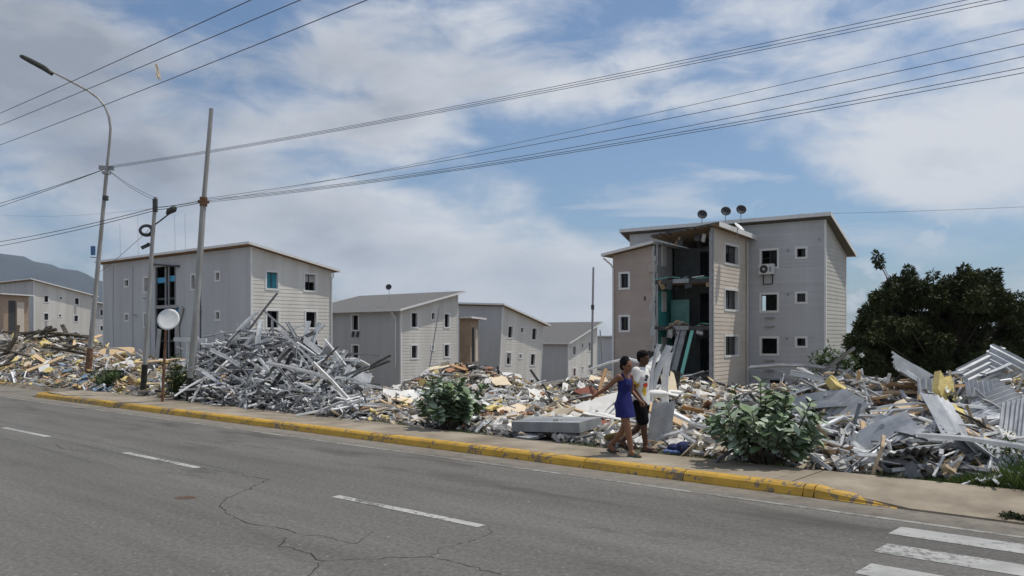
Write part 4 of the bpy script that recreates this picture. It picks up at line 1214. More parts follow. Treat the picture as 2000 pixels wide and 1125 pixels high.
# white and cream wall panels, grey slabs
PAN = {}
for m in ('panel_white', 'panel_grey', 'panel_cream', 'brick_red'):
    PAN[m] = [with_mat(plate(rng.uniform(.45, 1.15), rng.uniform(.22, .6), rng.uniform(.015, .06), rng.gauss(0, .03), .2, i), m) for i in range(8)]
pn = {'panel_white': 'whitish', 'panel_grey': 'grey', 'panel_cream': 'cream', 'brick_red': 'dull red'}
for k in range(290):
    zs = rng.choices('LTMSR', (.25, .04, .48, .08, .15))[0]
    x, y, z, px = spot([zs]); m = rng.choices(('panel_white', 'panel_grey', 'panel_cream', 'brick_red'), (.58, .13, .27, .02))[0]
    o = lay('wall_panel', rng.choice(PAN[m]), x, y, rng.uniform(.02, .2), rng.gauss(0, .32), rng.uniform(0, 6.28), rng.uniform(.55, 1.15), rng.gauss(0, .28))
    tag(o, 'broken ' + pn[m] + ' wall panel ' + where(z, px, spot.k), 'wall panel', pn[m] + ' wall panels ' + where(z, px, spot.k))
INS = [with_mat(plate(rng.uniform(.3, .62), rng.uniform(.2, .4), rng.uniform(.03, .07), rng.gauss(0, .06), .4, 40 + i), 'insulation') for i in range(8)]
for k in range(120):
    zs = rng.choices('LTMSR', (.40, .06, .30, .05, .19))[0]
    x, y, z, px = spot([zs])
    o = lay('insulation_mat', rng.choice(INS), x, y, rng.uniform(.03, .22), rng.gauss(0, .35), rng.uniform(0, 6.28), rng.uniform(.5, 1.1), rng.gauss(0, .3))
    tag(o, 'torn yellow insulation mat ' + where(z, px, spot.k), 'insulation', 'yellow insulation mats ' + where(z, px, spot.k))
WD = {}
for m in ('wood', 'wood_pale'): WD[m] = [with_mat(plate(rng.uniform(.6, 1.4), rng.uniform(.06, .22), rng.uniform(.02, .06), rng.gauss(0, .012), .1, 70 + i), m) for i in range(8)]
for k in range(170):
    zs = rng.choices('LTMSR', (.28, .08, .33, .08, .23))[0]
    x, y, z, px = spot([zs]); m = rng.choice(('wood', 'wood_pale', 'wood_pale'))
    o = lay('wooden_board', rng.choice(WD[m]), x, y, rng.uniform(.03, .25), rng.gauss(0, .3), rng.uniform(0, 6.28), rng.uniform(.6, 1.15), rng.gauss(0, .3))
    c = 'brown' if m == 'wood' else 'pale'
    tag(o, 'splintered ' + c + ' wooden board ' + where(z, px, spot.k), 'wooden board', c + ' wooden boards ' + where(z, px, spot.k))
BURN = [with_mat(plate(rng.uniform(1.2, 2.6), rng.uniform(.12, .3), rng.uniform(.05, .12), rng.gauss(0, .02), .06, 200 + i), 'charred') for i in range(6)]
CH = [with_mat(chunk(i), 'chunk') for i in range(10)]
for k in range(230):
    zs = rng.choices('LTMSR', (.2, .05, .5, .1, .15))[0]
    x, y, z, px = spot([zs])
    o = lay('concrete_chunk', rng.choice(CH), x, y, rng.uniform(.0, .1), rng.gauss(0, .3), rng.uniform(0, 6.28), rng.uniform(.14, .55))
    tag(o, 'broken pale concrete chunk ' + where(z, px, spot.k), 'concrete chunk', 'concrete chunks ' + where(z, px, spot.k))
CO = [with_mat(corrugated(rng.uniform(.7, 1.5), rng.uniform(.5, .8), 6, .025, rng.uniform(.03, .12), i, rng.uniform(-.4, .5)), 'sheet_metal') for i in range(8)]
for k in range(50):
    zs = rng.choices('TMSR', (.18, .1, .08, .64))[0]
    x, y, z, px = spot([zs])
    o = lay('corrugated_sheet', rng.choice(CO), x, y, rng.uniform(.15, .4), rng.gauss(0, .5), rng.uniform(0, 6.28), rng.uniform(.6, 1.1), rng.gauss(0, .4))
    tag(o, 'crumpled corrugated metal sheet ' + where(z, px, spot.k), 'metal sheet', 'corrugated sheets ' + where(z, px, spot.k))


# pieces one can single out
def piece(name, me, m, px, py, Y, rot, label, cat, sc=1.0):
    o = link(name, with_mat(me, m)); o.location = at(px, py, Y); o.rotation_euler = rot; o.scale = (sc,) * 3 if not isinstance(sc, tuple) else sc
    tag(o, label, cat); return o


piece('corrugated_sheet', corrugated(1.5, 1.15, 10, .026, .05, 101, .3), 'sheet_metal', 1940, 748, 16.6, (R(62), R(-18), R(25)), 'large corrugated sheet lit on top of the right heap', 'metal sheet')
piece('corrugated_sheet', corrugated(.9, .75, 6, .026, .06, 102), 'sheet_metal', 1962, 722, 16.7, (R(70), R(30), R(-30)), 'corrugated sheet standing up as the highest point of the right heap', 'metal sheet')
piece('corrugated_sheet', corrugated(1.3, 1.1, 9, .026, .04, 103, -.3), 'sheet_metal', 1860, 800, 15.2, (R(48), R(12), R(60)), 'corrugated sheet with a yellow scrap on it in the right heap', 'metal sheet')
piece('corrugated_sheet', corrugated(1.5, .9, 8, .026, .05, 104), 'sheet_metal', 1915, 790, 15.6, (R(30), R(-15), R(10)), 'corrugated sheet lying low between its two larger neighbours', 'metal sheet')
piece('corrugated_sheet', corrugated(1.4, .7, 6, .026, .10, 105, .5), 'sheet_metal', 1800, 745, 16.2, (R(20), R(38), R(15)), 'curled corrugated sheet on the left crest of the right heap', 'metal sheet')
piece('insulation_mat', plate(.55, .4, .12, .05, .6, 106), 'insulation', 1852, 806, 14.9, (R(30), R(5), R(20)), 'yellow scrap lying on the corrugated sheet', 'insulation')
piece('insulation_mat', plate(.5, .45, .14, .05, .6, 107), 'insulation', 1640, 768, 16.0, (R(40), R(-10), R(60)), 'yellow insulation lump on the left shoulder of the right heap', 'insulation')
piece('insulation_mat', plate(.45, .4, .14, .08, .6, 108), 'insulation', 1880, 898, 12.9, (R(25), R(10), R(20)), 'yellow insulation lump by the grass at the pavement edge', 'insulation')
piece('insulation_mat', plate(.4, .6, .14, .08, .6, 109), 'insulation', 1842, 776, 15.6, (R(75), R(10), R(20)), 'upright yellow insulation tuft in the crest of the right heap', 'insulation')
piece('corrugated_sheet', corrugated(1.12, .62, 5, .026, .01, 110), 'sheet_metal', 1289, 842, 15.2, (R(8), R(-76), R(-62)), 'upright corrugated sheet leaning just behind the man', 'metal sheet')
o = piece('grey_slab', plate(1.7, .75, .20, 0, .04, 111), 'panel_grey', 1085, 838, 16.7, (R(4), R(-3), R(-38)), 'dark grey slab lying flat beside the pavement', 'slab')
piece('wall_panel', plate(2.4, 1.1, .06, .0, .05, 112), 'panel_white', 1150, 815, 18.6, (R(24), R(-14), R(20)), 'big whitish panel leaning behind the woman', 'wall panel')
piece('wall_panel', plate(.62, .34, .1, .0, .2, 113), 'brick_red', 1172, 838, 17.2, (R(50), R(8), R(20)), 'dull red panel beside the woman at knee height', 'wall panel')
piece('wooden_board', plate(2.2, .32, .05, .0, .05, 114), 'wood_pale', 1345, 832, 16.0, (R(30), R(24), R(-8)), 'long pale board sloping down right of the man', 'wooden board')
piece('wooden_board', plate(1.9, .10, .06, .0, .05, 115), 'stud_pale', 1375, 840, 15.6, (R(20), R(26), R(-12)), 'narrow white batten below the long pale board', 'batten')
piece('wall_panel', plate(1.3, 1.0, .05, .0, .1, 116), 'panel_white', 975, 752, 33, (R(35), R(4), R(10)), 'cream white panel lying below the tilting house', 'wall panel', 1.5)
piece('wall_panel', plate(1.2, .7, .08, .02, .2, 117), 'wood_pale', 230, 690, 41, (R(20), R(-3), R(6)), 'orange board on top of the rubble behind the street lamp', 'wall panel', 1.35)
piece('insulation_mat', plate(.9, .6, .10, .02, .3, 118), 'insulation', 20, 702, 41, (R(55), R(-3), R(6)), 'yellow insulation mat in the rubble at the left edge', 'insulation', 1.4)
piece('insulation_mat', plate(.9, .6, .10, .02, .5, 119), 'insulation', 95, 714, 38, (R(55), R(-3), R(6)), 'yellow insulation mat in front of the dark heap', 'insulation', 1.5)
# upright bent white strips behind the man
for k, (px, py, tl, ln) in enumerate(((1282, 718, R(-80), 1.1), (1291, 735, R(-72), 1.5), (1305, 742, R(-88), 1.3), (1278, 705, R(-30), .6))):
    o = link('metal_strip', with_mat(u_profile(ln, .16, .05, (.05, .04, .5, .6)), 'stud_pale')); o.location = at(px, py, 19.0 + .2 * k); o.rotation_euler = (R(20 * k), tl, R(15 * k))
    tag(o, ('white metal strip standing behind the man, nearest his head', 'longest white metal strip standing behind the man', 'straight white metal strip standing right of the man', 'short curled white strip above the man shoulder')[k], 'metal strip', 'white strips behind the man')
# big pale studs that stand out of the tall heap
for k, (px, py, Y, rx, tl, rz, ln) in enumerate(((455, 672, 26.2, 0, R(-52), R(8), 2.6), (507, 664, 26.0, 0, R(-82), R(80), 1.3), (545, 795, 23.5, 0, R(48), R(0), 2.2), (530, 748, 23.8, 0, R(62), R(10), 1.6), (640, 790, 22.6, 0, R(35), R(15), 2.0),
                                             (600, 672, 26.5, 0, R(-85), R(60), 1.5), (618, 668, 26.3, 0, R(-78), R(20), 1.3), (575, 668, 26.6, 0, R(65), R(-10), 1.4), (430, 700, 26, 0, R(-48), R(0), 1.9), (560, 690, 26.2, 0, R(-35), R(12), 2.4))):
    o = link('steel_stud', with_mat(u_profile(ln, .15, .06, (.03, .05, .5, .5)), 'stud_pale' if k not in (7, 9) else 'stud_grey')); o.location = at(px, py, Y); o.rotation_euler = (R(20), tl, rz)
    tag(o, ('long white stud slanting up the left flank of the tall heap', 'upright white stud at the left peak of the tall heap', 'bright white stud slanting down at the foot of the tall heap', 'steep white stud in the middle front of the tall heap', 'white stud sliding off the right foot of the tall heap',
            'upright white strip at the right peak of the tall heap', 'second upright strip at the right peak of the tall heap', 'grey stud crossing the right peak of the tall heap', 'white stud low on the left end of the tall heap', 'long grey stud laid over the saddle of the tall heap')[k], 'steel stud')
# white gutter over posts near the round dish, leaning pole before the grey-roofed house
b = MB(); c = at(372, 664, 27); b.obox((0, 0, 0), (1.05, .14, .12), (0, R(2), 0)); b.obox((-.12, .02, -.55), (.07, .07, 1.0), (0, R(2), 0)); o = b.build('white_gutter', 'stud_pale'); o.location = c; tag(o, 'white gutter piece on a short post beside the round dish', 'gutter')
b = MB(); a = at(834, 722, 40); c = at(858, 600, 40); b.tube([a + Vector((0, 0, -.6)), c], [.035, .03], 6); o = b.build('leaning_rod', 'steel_grey'); tag(o, 'thin rod leaning before the house with downpipe', 'rod')
b = MB(); a = at(1052, 745, 34); c = at(1036, 722, 34); b.tube([a, c], .06, 6); o = b.build('leaning_rod', 'steel_dark'); tag(o, 'short dark rod leaning below the tilting house', 'rod')
b = MB(); b.tube([at(1150, 722, 31), at(1190, 708, 29.5), at(1225, 700, 28), at(1245, 706, 27)], .05, 6); o = b.build('bent_pipe', 'stud_pale'); tag(o, 'long pale bent pipe behind the walkers heads', 'pipe')
b = MB(); b.tube([at(1168, 800, 19.5), at(1172, 755, 20.3), at(1183, 722, 21)], .05, 6); o = b.build('bent_pipe', 'wood'); tag(o, 'steep brown pole behind the woman shoulder', 'pole')
# charred beams in the dark heap at the left edge
for k in range(22):
    px = rng.uniform(-60, 175); Y = rng.uniform(38, 45); x = (px - 1000) / F * Y
    o = lay('charred_beam', rng.choice(BURN), x, Y, rng.uniform(.1, .6), rng.gauss(0, .3), rng.uniform(-.9, 1.2), rng.uniform(.5, 1.1), rng.uniform(-.6, .6))
    tag(o, 'dark weathered beam in the heap at the left picture edge', 'beam', 'dark beams at the left edge')
b = MB(); b.tube([at(-10, 700, 40), at(15, 685, 40), at(30, 660, 40.2), at(36, 636, 40.5)], [.14, .13, .11, .08], 7); o = b.build('bent_beam', 'bark'); tag(o, 'bare bent trunk rising before the brown stair tower', 'dead trunk')
# bags and cloth
b = MB(); b.ell((0, 0, .06), (.17, .12, .12), 12, 8); b.ell((-.18, .02, .05), (.12, .10, .09), 10, 6); o = b.build('cloth_bundle', 'cloth_navy', None, True); p = at(1336, 876, 14.4); o.location = (p.x, p.y, .16); tag(o, 'dark navy cloth bundle at the pavement edge right of the man', 'cloth bundle')
b = MB(); b.ell((0, 0, .03), (.2, .10, .05), 10, 6); o = b.build('cloth_bundle', 'cloth_blue', None, True); p = at(1315, 880, 14.4); o.location = (p.x, p.y, .13); tag(o, 'pale blue rag beside the navy bundle', 'cloth')
b = MB(); b.ell((0, 0, 0), (.28, .14, .09), 12, 8); o = b.build('white_sack', 'panel_white', None, True); o.location = at(1282, 769, 18.3); tag(o, 'round white sack beside the man waist', 'sack')
b = MB(); c = at(1283, 735, 22); b.obox((0, 0, 0), (.5, .5, 1.3), (.1, .1, .3)); b.obox((.3, .1, -.3), (.5, .4, .9), (-.2, .2, .1)); o = b.build('burnt_cabinet', 'pole_black'); o.location = c; tag(o, 'black burnt cabinet behind the man', 'cabinet')
for k, (px, py, m, l) in enumerate(((168, 764, 'print_red', 'red scrap at the foot of the street lamp'), (205, 764, 'print_red', 'red scrap by the small shrub'), (188, 766, 'pole_black', 'black tyre half buried at the street lamp foot'))):
    b = MB()
    if k == 2: b.tube([Vector((.3 * math.cos(a * .33), 0, .3 * math.sin(a * .33) - .16)) for a in range(20)], .08, 6, False)
    else: b.obox((0, 0, 0), (.5, .2, .12), (.1, .1, .2 * k))
    o = b.build('tyre' if k == 2 else 'plastic_scrap', m); o.location = at(px, py, 31.2) + Vector((0, 0, .1)); tag(o, l, 'tyre' if k == 2 else 'scrap')
# buckled dark pallet by the grass
b = MB()
for k in range(6): b.obox((.075 * k - .2, 0, .0), (.04, .05, .42), (0, R(6), 0))
b.obox((0, .03, .12), (.5, .03, .05), (0, R(6), 0)); b.obox((0, .03, -.12), (.5, .03, .05), (0, R(6), 0))
o = b.build('grating', 'pole_black'); o.location = at(1853, 905, 12.7); tag(o, 'small black slatted grating beside the yellow lump', 'grating')


# what nobody could count: chips, dust-covered bits, thin metal in the depth of the heaps
def rubble_stuff():
    V = []; Fc = []; C = []
    pal = {'L': [((.62, .60, .57), 4), ((.70, .56, .25), 1.6), ((.55, .36, .20), 1.2), ((.20, .19, .18), 2.2), ((.36, .34, .31), 2), ((.20, .28, .36), .5)],
           'T': [((.50, .51, .52), 3), ((.30, .305, .32), 3), ((.09, .09, .09), 3), ((.68, .68, .67), 2), ((.45, .36, .22), .5)],
           'M': [((.76, .73, .68), 8), ((.62, .53, .40), 2), ((.40, .38, .35), 2.5), ((.70, .57, .27), 1.0), ((.16, .15, .14), 1.8), ((.38, .20, .12), .6)],
           'S': [((.70, .67, .62), 4), ((.62, .52, .38), 2), ((.40, .38, .35), 2), ((.18, .17, .15), 1.5)],
           'R': [((.70, .66, .60), 4.5), ((.60, .50, .37), 3), ((.42, .42, .43), 2), ((.70, .57, .24), .9), ((.15, .14, .13), 2.2), ((.34, .2, .12), .8)]}

    def place(N, zs, size, flat, lift):
        X = []; Y = []; Z = []; ZO = []
        for _ in range(N):
            for _try in range(4):
                x, y, z, px = spot(zs, .05)
                if rng.random() < .42 + 1.5 * noise.noise((x * .8, y * .8, size * 40)): break
            X.append(x); Y.append(y); ZO.append(z)
        G = ground_z(np.array(X), np.array(Y))
        for x, y, g, z in zip(X, Y, G, ZO):
            s = size * min(1.7, rng.lognormvariate(0, .5)); M = Euler((rng.gauss(0, .5), rng.gauss(0, .5), rng.uniform(0, 6.28))).to_matrix()
            hx, hy, hz = s * rng.uniform(.5, 1.6) / 2, s * rng.uniform(.3, 1.0) / 2, s * rng.uniform(.12, .5) * flat / 2
            c = Vector((x, y, g + rng.uniform(0, lift))); b = len(V)
            for sx, sy, sz in ((-1, -1, -1), (1, -1, -1), (1, 1, -1), (-1, 1, -1), (-1, -1, 1), (1, -1, 1), (1, 1, 1), (-1, 1, 1)):
                V.append(c + M @ Vector((sx * hx * rng.uniform(.6, 1.1), sy * hy * rng.uniform(.6, 1.1), sz * hz)))
            Fc.extend(tuple(b + i for i in f) for f in BOXF)
            col = rng.choices([p[0] for p in pal[z]], [p[1] for p in pal[z]])[0]; k = rng.uniform(.6, 1.12)
            if rng.random() < .6:                # spills of one material lie together
                tt = min(.999, max(0, .5 + .95 * noise.noise((x * .9, y * .9, 7.3)))) * sum(p[1] for p in pal[z])
                for pc, pw in pal[z]:
                    tt -= pw
                    if tt < 0: col = pc; break
            C.extend([(*[min(1, q * k) for q in col], 1)] * 6)

    def sticks(N, zs, lift, ln):
        for _ in range(N):
            x, y, z, px = spot(zs, .05); g = gz(x, y)
            a = rng.uniform(0, 6.28); e = rng.gauss(0, .4); L = rng.uniform(.3, 1.0) * ln
            d = Vector((math.cos(a) * math.cos(e), math.sin(a) * math.cos(e), math.sin(e))); M = d.to_track_quat('X', 'Z').to_matrix() @ Matrix.Rotation(rng.uniform(0, 3), 3, 'X')
            w = rng.uniform(.02, .07); c = Vector((x, y, g + rng.uniform(0, lift))); b = len(V); h = rng.uniform(.006, .03)
            bend = rng.gauss(0, .2) * L
            for s in (-1, 0, 1):
                for (u, v_) in ((-w / 2, -h), (w / 2, -h), (w / 2, h), (-w / 2, h)):
                    V.append(c + M @ Vector((s * L / 2, u, v_ + (bend if s == 0 else 0))))
            for s in (0, 4):
                for k in range(4): Fc.append((b + s + k, b + s + (k + 1) % 4, b + s + 4 + (k + 1) % 4, b + s + 4 + k))
            Fc.append((b + 3, b + 2, b + 1, b)); Fc.append((b + 8, b + 9, b + 10, b + 11))
            col = rng.choices([(.76, .76, .75), (.48, .485, .495), (.24, .245, .25), (.08, .08, .08), (.52, .40, .27)], (3.4, 2.4, 1.8, 2.4 if z == 'T' else 1.2, 1.6 if z != 'T' else .2))[0]; k = rng.uniform(.8, 1.1)  # more near-black sticks in the tall heap paint in its shadowy gaps
            C.extend([(*[q * k for q in col], 1)] * 10)
    place(15000, 'LLMMMSR', .115, 1.0, .12); place(3600, 'LLMMMSR', .25, .4, .18); place(1100, 'T', .22, .5, .2); place(16000, 'MMMLLSRR', .05, 1, .05)
    sticks(1500, 'T', .34, 1.5); sticks(1000, 'R', .26, 1.0); sticks(1700, 'LMS', .18, .9)
    me = mesh(V, Fc); ca = me.color_attributes.new('Col', 'BYTE_COLOR', 'CORNER')
    # linear colours, one per face
    lt = np.zeros(len(me.polygons), int); me.polygons.foreach_get('loop_total', lt)
    arr = np.repeat(np.array(C, dtype=np.float32), lt, axis=0)
    ca.data.foreach_set('color', arr.ravel())
    o = link('rubble', me, 'rubble_mix'); tag(o, 'loose chips and splinters strewn over all the rubble heaps', 'rubble', kind='stuff')


rubble_stuff()


# ------------------------------------------------------------------ plants
def leaf_mesh(L, w, cup=.25, bend=.15):
    """broad oval leaf along x, slightly cupped"""
    st = ((0, .10), (.18, .72), (.45, 1.0), (.72, .86), (.92, .42), (1, .02)); V = []; Fc = []
    for t_, k in st:
        for s in (-1, 0, 1): V.append((L * t_, s * w / 2 * k, abs(s) * cup * w / 2 * k - bend * L * t_ * t_))
    for i in range(5):
        for j in range(2): Fc.append((i * 3 + j, (i + 1) * 3 + j, (i + 1) * 3 + j + 1, i * 3 + j + 1))
    return mesh(V, Fc)


def leafy(pts_dirs, L, w, rr, curl=.2):
    """many small leaves as one mesh: folded diamonds"""
    V = []; Fc = []
    for p, d in pts_dirs:
        l = L * rr.uniform(.65, 1.25); ww = w * rr.uniform(.7, 1.2); d = d.normalized(); s = d.cross(Vector((rr.gauss(0, .5), rr.gauss(0, .5), 1))).normalized(); n = s.cross(d)
        b = len(V)
        V += [p, p + d * l * .5 + s * ww / 2 + n * curl * ww, p + d * l - n * curl * l * .4, p + d * l * .5 - s * ww / 2 + n * curl * ww]
        Fc += [(b, b + 1, b + 2), (b, b + 2, b + 3)]
    return mesh(V, Fc)


LEAF = {m: [with_mat(leaf_mesh(.175, .125, cu, be), m) for cu, be in ((.25, .1), (.4, .2), (.1, .25))] for m in ('leaf_milkweed', 'leaf_silver')}


def milkweed(name, loc, H, W, n_stems, n_leaf, label, seed, sc=1.0):
    rr = random.Random(seed); root = empty(name, loc); tag(root, label, 'bush')
    stems = []; leaves = []
    for k in range(n_stems):
        a = rr.uniform(0, 6.28); sp = rr.uniform(.05, 1) ** .7; tip = Vector((math.cos(a) * W / 2 * sp, math.sin(a) * W / 2.6 * sp, H * (1 - .30 * sp * sp) * rr.uniform(.48, 1.0)))
        b0 = Vector((math.cos(a) * .14, math.sin(a) * .12, 0)); mid = b0.lerp(tip, .5) + Vector((0, 0, -.05)) + Vector((math.cos(a), math.sin(a), 0)) * .10
        pts = [b0 * (1 - u) ** 2 + mid * 2 * u * (1 - u) + tip * u * u for u in [i / 6 for i in range(7)]]
        stems.append(pts)
        for j in range(10):
            u = .40 + .60 * j / 9; i = min(5, int(u * 6)); q = pts[i].lerp(pts[i + 1], u * 6 - i); d = (pts[i + 1] - pts[i]).normalized()
            x = d.orthogonal().normalized(); x = Matrix.Rotation(j * 1.57 + rr.uniform(-.3, .3), 3, d) @ x
            for s in (1, -1): leaves.append((q, (x * s + d * rr.uniform(.35, .9)).normalized(), d, u))
    b = MB()
    for p in stems: b.tube(p, [.016, .015, .014, .012, .010, .008, .006], 5, False)
    b.build('stem', 'bark', root)
    rr.shuffle(leaves); leaves.sort(key=lambda q: q[0].y)      # those facing the road show largest
    rest = []
    for k, (q, d, up, u) in enumerate(leaves):
        size = sc * rr.uniform(.45, 1.25) * (.75 + .4 * math.sin(u * 2.6))
        z = (up - d * up.dot(d)).normalized(); y = z.cross(d); M = Matrix((d, y, z)).transposed()
        m = 'leaf_silver' if rr.random() < .42 else 'leaf_milkweed'
        if k < n_leaf:
            o = bpy.data.objects.new('leaf', rr.choice(LEAF[m])); COL.objects.link(o); o.parent = root; o.location = q; o.rotation_euler = M.to_euler(); o.scale = (size,) * 3
        else: rest.append((q, M, size))
    if rest:
        V = []; Fc = []; lm = LEAF['leaf_milkweed'][0]
        for q, M, size in rest:
            b0 = len(V); V += [q + M @ (v.co * size) for v in lm.vertices]; Fc += [tuple(b0 + i for i in p.vertices) for p in lm.polygons]
        o = link('foliage', mesh(V, Fc), 'leaf_milkweed', root); o['kind'] = 'stuff'
    return root


p = at(1502, 905, 13.1); milkweed('leafy_bush', (p.x, p.y + .1, .12), 1.42, 1.95, 34, 300, 'big broad leaved bush at the pavement edge right of the walkers', 3, 1.15)
p = at(876, 836, 18.2); milkweed('leafy_bush', (p.x, p.y, .10), 1.26, 1.65, 30, 300, 'broad leaved bush left of the grey slab', 4, 1.2)


def shrub(name, loc, H, W, n, L, w, m, label, seed, flowers=0, lean=0.0, cat='shrub'):
    rr = random.Random(seed); root = empty(name, loc); tag(root, label, cat); st = MB(); pd = []; fl = []
    for k in range(max(7, n // 130)):
        a = rr.uniform(0, 6.28); sp = rr.random() ** .6
        tip = Vector((math.cos(a) * W / 2 * sp + lean * H, math.sin(a) * W / 2.4 * sp, H * rr.uniform(.55, 1.0) * (1 - .3 * sp)))
        pts = [Vector((math.cos(a) * .05, math.sin(a) * .05, 0)), tip * .5 + Vector((rr.gauss(0, .04), rr.gauss(0, .04), .04)), tip]; st.tube(pts, [.014, .010, .005], 5, False)
        for j in range(n // max(7, n // 130)):
            u = rr.uniform(.2, 1.02); q = pts[0].lerp(pts[1], u * 2) if u < .5 else pts[1].lerp(pts[2], u * 2 - 1)
            o_ = Vector((rr.gauss(0, 1), rr.gauss(0, 1), rr.gauss(.2, .8))); pd.append((q + o_ * .045 * H ** .5, o_ + Vector((0, 0, .3))))
        fl.append(tip)
    st.build('stem', 'bark', root); link('foliage', leafy(pd, L, w, rr), m, root)
    if flowers:
        b = MB()
        for k in range(flowers):
            q = rr.choice(pd)[0] + Vector((rr.gauss(0, .05), -.05 + rr.gauss(0, .05), .08))
            for a in range(5): b.obox(q + Vector((.045 * math.cos(a * 1.256), -.01, .045 * math.sin(a * 1.256))), (.06, .012, .05), (rr.uniform(-.5, .5), a * 1.256, 0))
        b.build('flowers', 'petal_white', root)['kind'] = 'stuff'
    return root


p = at(212, 764, 30.5); shrub('small_shrub', (p.x, p.y, .1), 1.0, 1.25, 1500, .10, .05, 'leaf_shrub', 'small green shrub beside the street lamp foot', 21)
p = at(345, 770, 26.2); shrub('small_shrub', (p.x, p.y, .1), 1.75, 1.1, 1500, .10, .05, 'leaf_shrub', 'tall thin green shrub between round dish and utility pole', 22)
p = at(1616, 740, 25); shrub('flowering_shrub', (p.x, p.y, .0), 2.15, 1.75, 7000, .13, .06, 'leaf_shrub', 'shrub with white blossoms before the grey house corner', 23, 260)
p = at(1975, 935, 11.7); shrub('small_shrub', (p.x, p.y, .1), .78, .8, 900, .06, .03, 'leaf_shrub', 'dark little shrub in the grass at the right edge', 24)
p = at(1090, 858, 16.4); shrub('weed', (p.x, p.y, .1), .42, .35, 260, .05, .025, 'leaf_shrub', 'thin weed growing in front of the dark grey slab', 25, cat='weed')
p = at(1985, 1020, 9.7); shrub('weed', (p.x, p.y, .0), .08, .42, 420, .035, .018, 'leaf_dark', 'low dark weed in the gutter at the right edge', 26, cat='weed')
p = at(1820, 915, 12.6); shrub('weed', (p.x, p.y, .1), .22, .6, 320, .05, .02, 'leaf_shrub', 'low green weeds beside the black grating', 27, cat='weed')


def grass_strip():
    V = []; Fc = []; V2 = []; F2 = []; rr = random.Random(31)

    def blade(VV, FF, x, y, z, h):
        a = rr.uniform(0, 6.28); w = rr.uniform(.004, .008); ln = rr.gauss(0, .35) * h; d = Vector((math.cos(a), math.sin(a), 0)); e = Vector((-d.y, d.x, 0)); p = Vector((x, y, z)); b = len(VV)
        VV.extend([p - e * w, p + e * w, p + d * ln * .4 + Vector((0, 0, h * .6)) + e * w * .7, p + d * ln + Vector((0, 0, h))]); FF.extend([(b, b + 1, b + 2), (b, b + 2, b + 3)])
    for _ in range(17000):                      # thick tuft at the right edge
        t_ = rr.uniform(7.0, 12); n_ = back_edge(t_) + abs(rr.gauss(0, .55)) * min(1, (t_ - 6.6) * .7) + .03; p = rw(t_, n_); blade(V, Fc, p.x, p.y, .08 + max(0, n_ - back_edge(t_) - .4) * .22, rr.uniform(.12, .46) * min(1, (t_ - 6.8) * .7))
    for _ in range(9000):                      # thin verge along the pavement
        t_ = rr.uniform(-22, 8); n_ = back_edge(t_) + abs(rr.gauss(0, .22)) + .02
        if noise.noise((t_ * .8, 3.1, n_ * .6)) < .05: continue
        p = rw(t_, n_); (blade(V, Fc, p.x, p.y, .08, rr.uniform(.04, .14)) if rr.random() < .5 else blade(V2, F2, p.x, p.y, .08, rr.uniform(.03, .10)))
    tag(link('grass', mesh(V, Fc), 'grass'), 'green grass along the back of the pavement', 'grass', kind='stuff')
    tag(link('dry_grass', mesh(V2, F2), 'dry_grass'), 'yellowed grass along the back of the pavement', 'grass', kind='stuff')


grass_strip()


def tree(name, loc, clumps, n_leaf, L, w, m, label, seed, trunk_h, trunk_r):
    """clumps: list of (centre, radius) relative to loc"""
    rr = random.Random(seed); root = empty(name, loc); tag(root, label, 'tree')
    tr = MB(); top = Vector((0, 0, trunk_h)); tr.tube([(0, 0, -.4), (.05, .03, trunk_h * .5), top], [trunk_r * 1.3, trunk_r, trunk_r * .8], 9)
    tot = sum(r ** 2 for _, r in clumps); pd = []
    for c, r in clumps:
        mid = top.lerp(c, .5) + Vector((0, 0, -.2)); tr.tube([top * .9, mid, c], [trunk_r * .22, trunk_r * .10, .008], 5, False)
        for _ in range(int(n_leaf * r ** 2 / tot)):
            d = Vector((rr.gauss(0, 1), rr.gauss(0, 1), rr.gauss(0, .85))).normalized(); rad = r * rr.uniform(.35, 1.0) ** .5 * (1 + .28 * noise.noise((c + d * 1.7) * 1.7))
            pd.append((c + Vector((d.x * rad, d.y * rad, d.z * rad * .8)), d + Vector((rr.gauss(0, .6), rr.gauss(0, .6), rr.gauss(-.25, .5)))))
    tr.build('trunk', 'bark', root); link('crown', leafy(pd, L, w, rr), m, root)
    return root


def crown_clumps(outline, Y, loc, rr, depth, n, rmin, rmax):
    """clumps spread through the crown's volume; outline = (px, top py, bottom py)"""
    out = []; loc = Vector(loc)
    xs = [o[0] for o in outline]
    while len(out) < n:
        px = rr.uniform(xs[0], xs[-1])
        for a, b in zip(outline, outline[1:]):
            if a[0] <= px <= b[0]: k = (px - a[0]) / (b[0] - a[0]); t_ = a[1] + (b[1] - a[1]) * k; bt = a[2] + (b[2] - a[2]) * k
        r = rr.uniform(rmin, rmax); rp = r * F / Y * .85
        lo, hi = t_ + rp, bt - rp * .6
        if hi < lo: continue
        py = lo + (hi - lo) * rr.random() ** 1.2
        out.append((at(px, py, Y + rr.gauss(0, depth * .45) * min(1, (py - t_) / 60)) - loc, r))
    return out


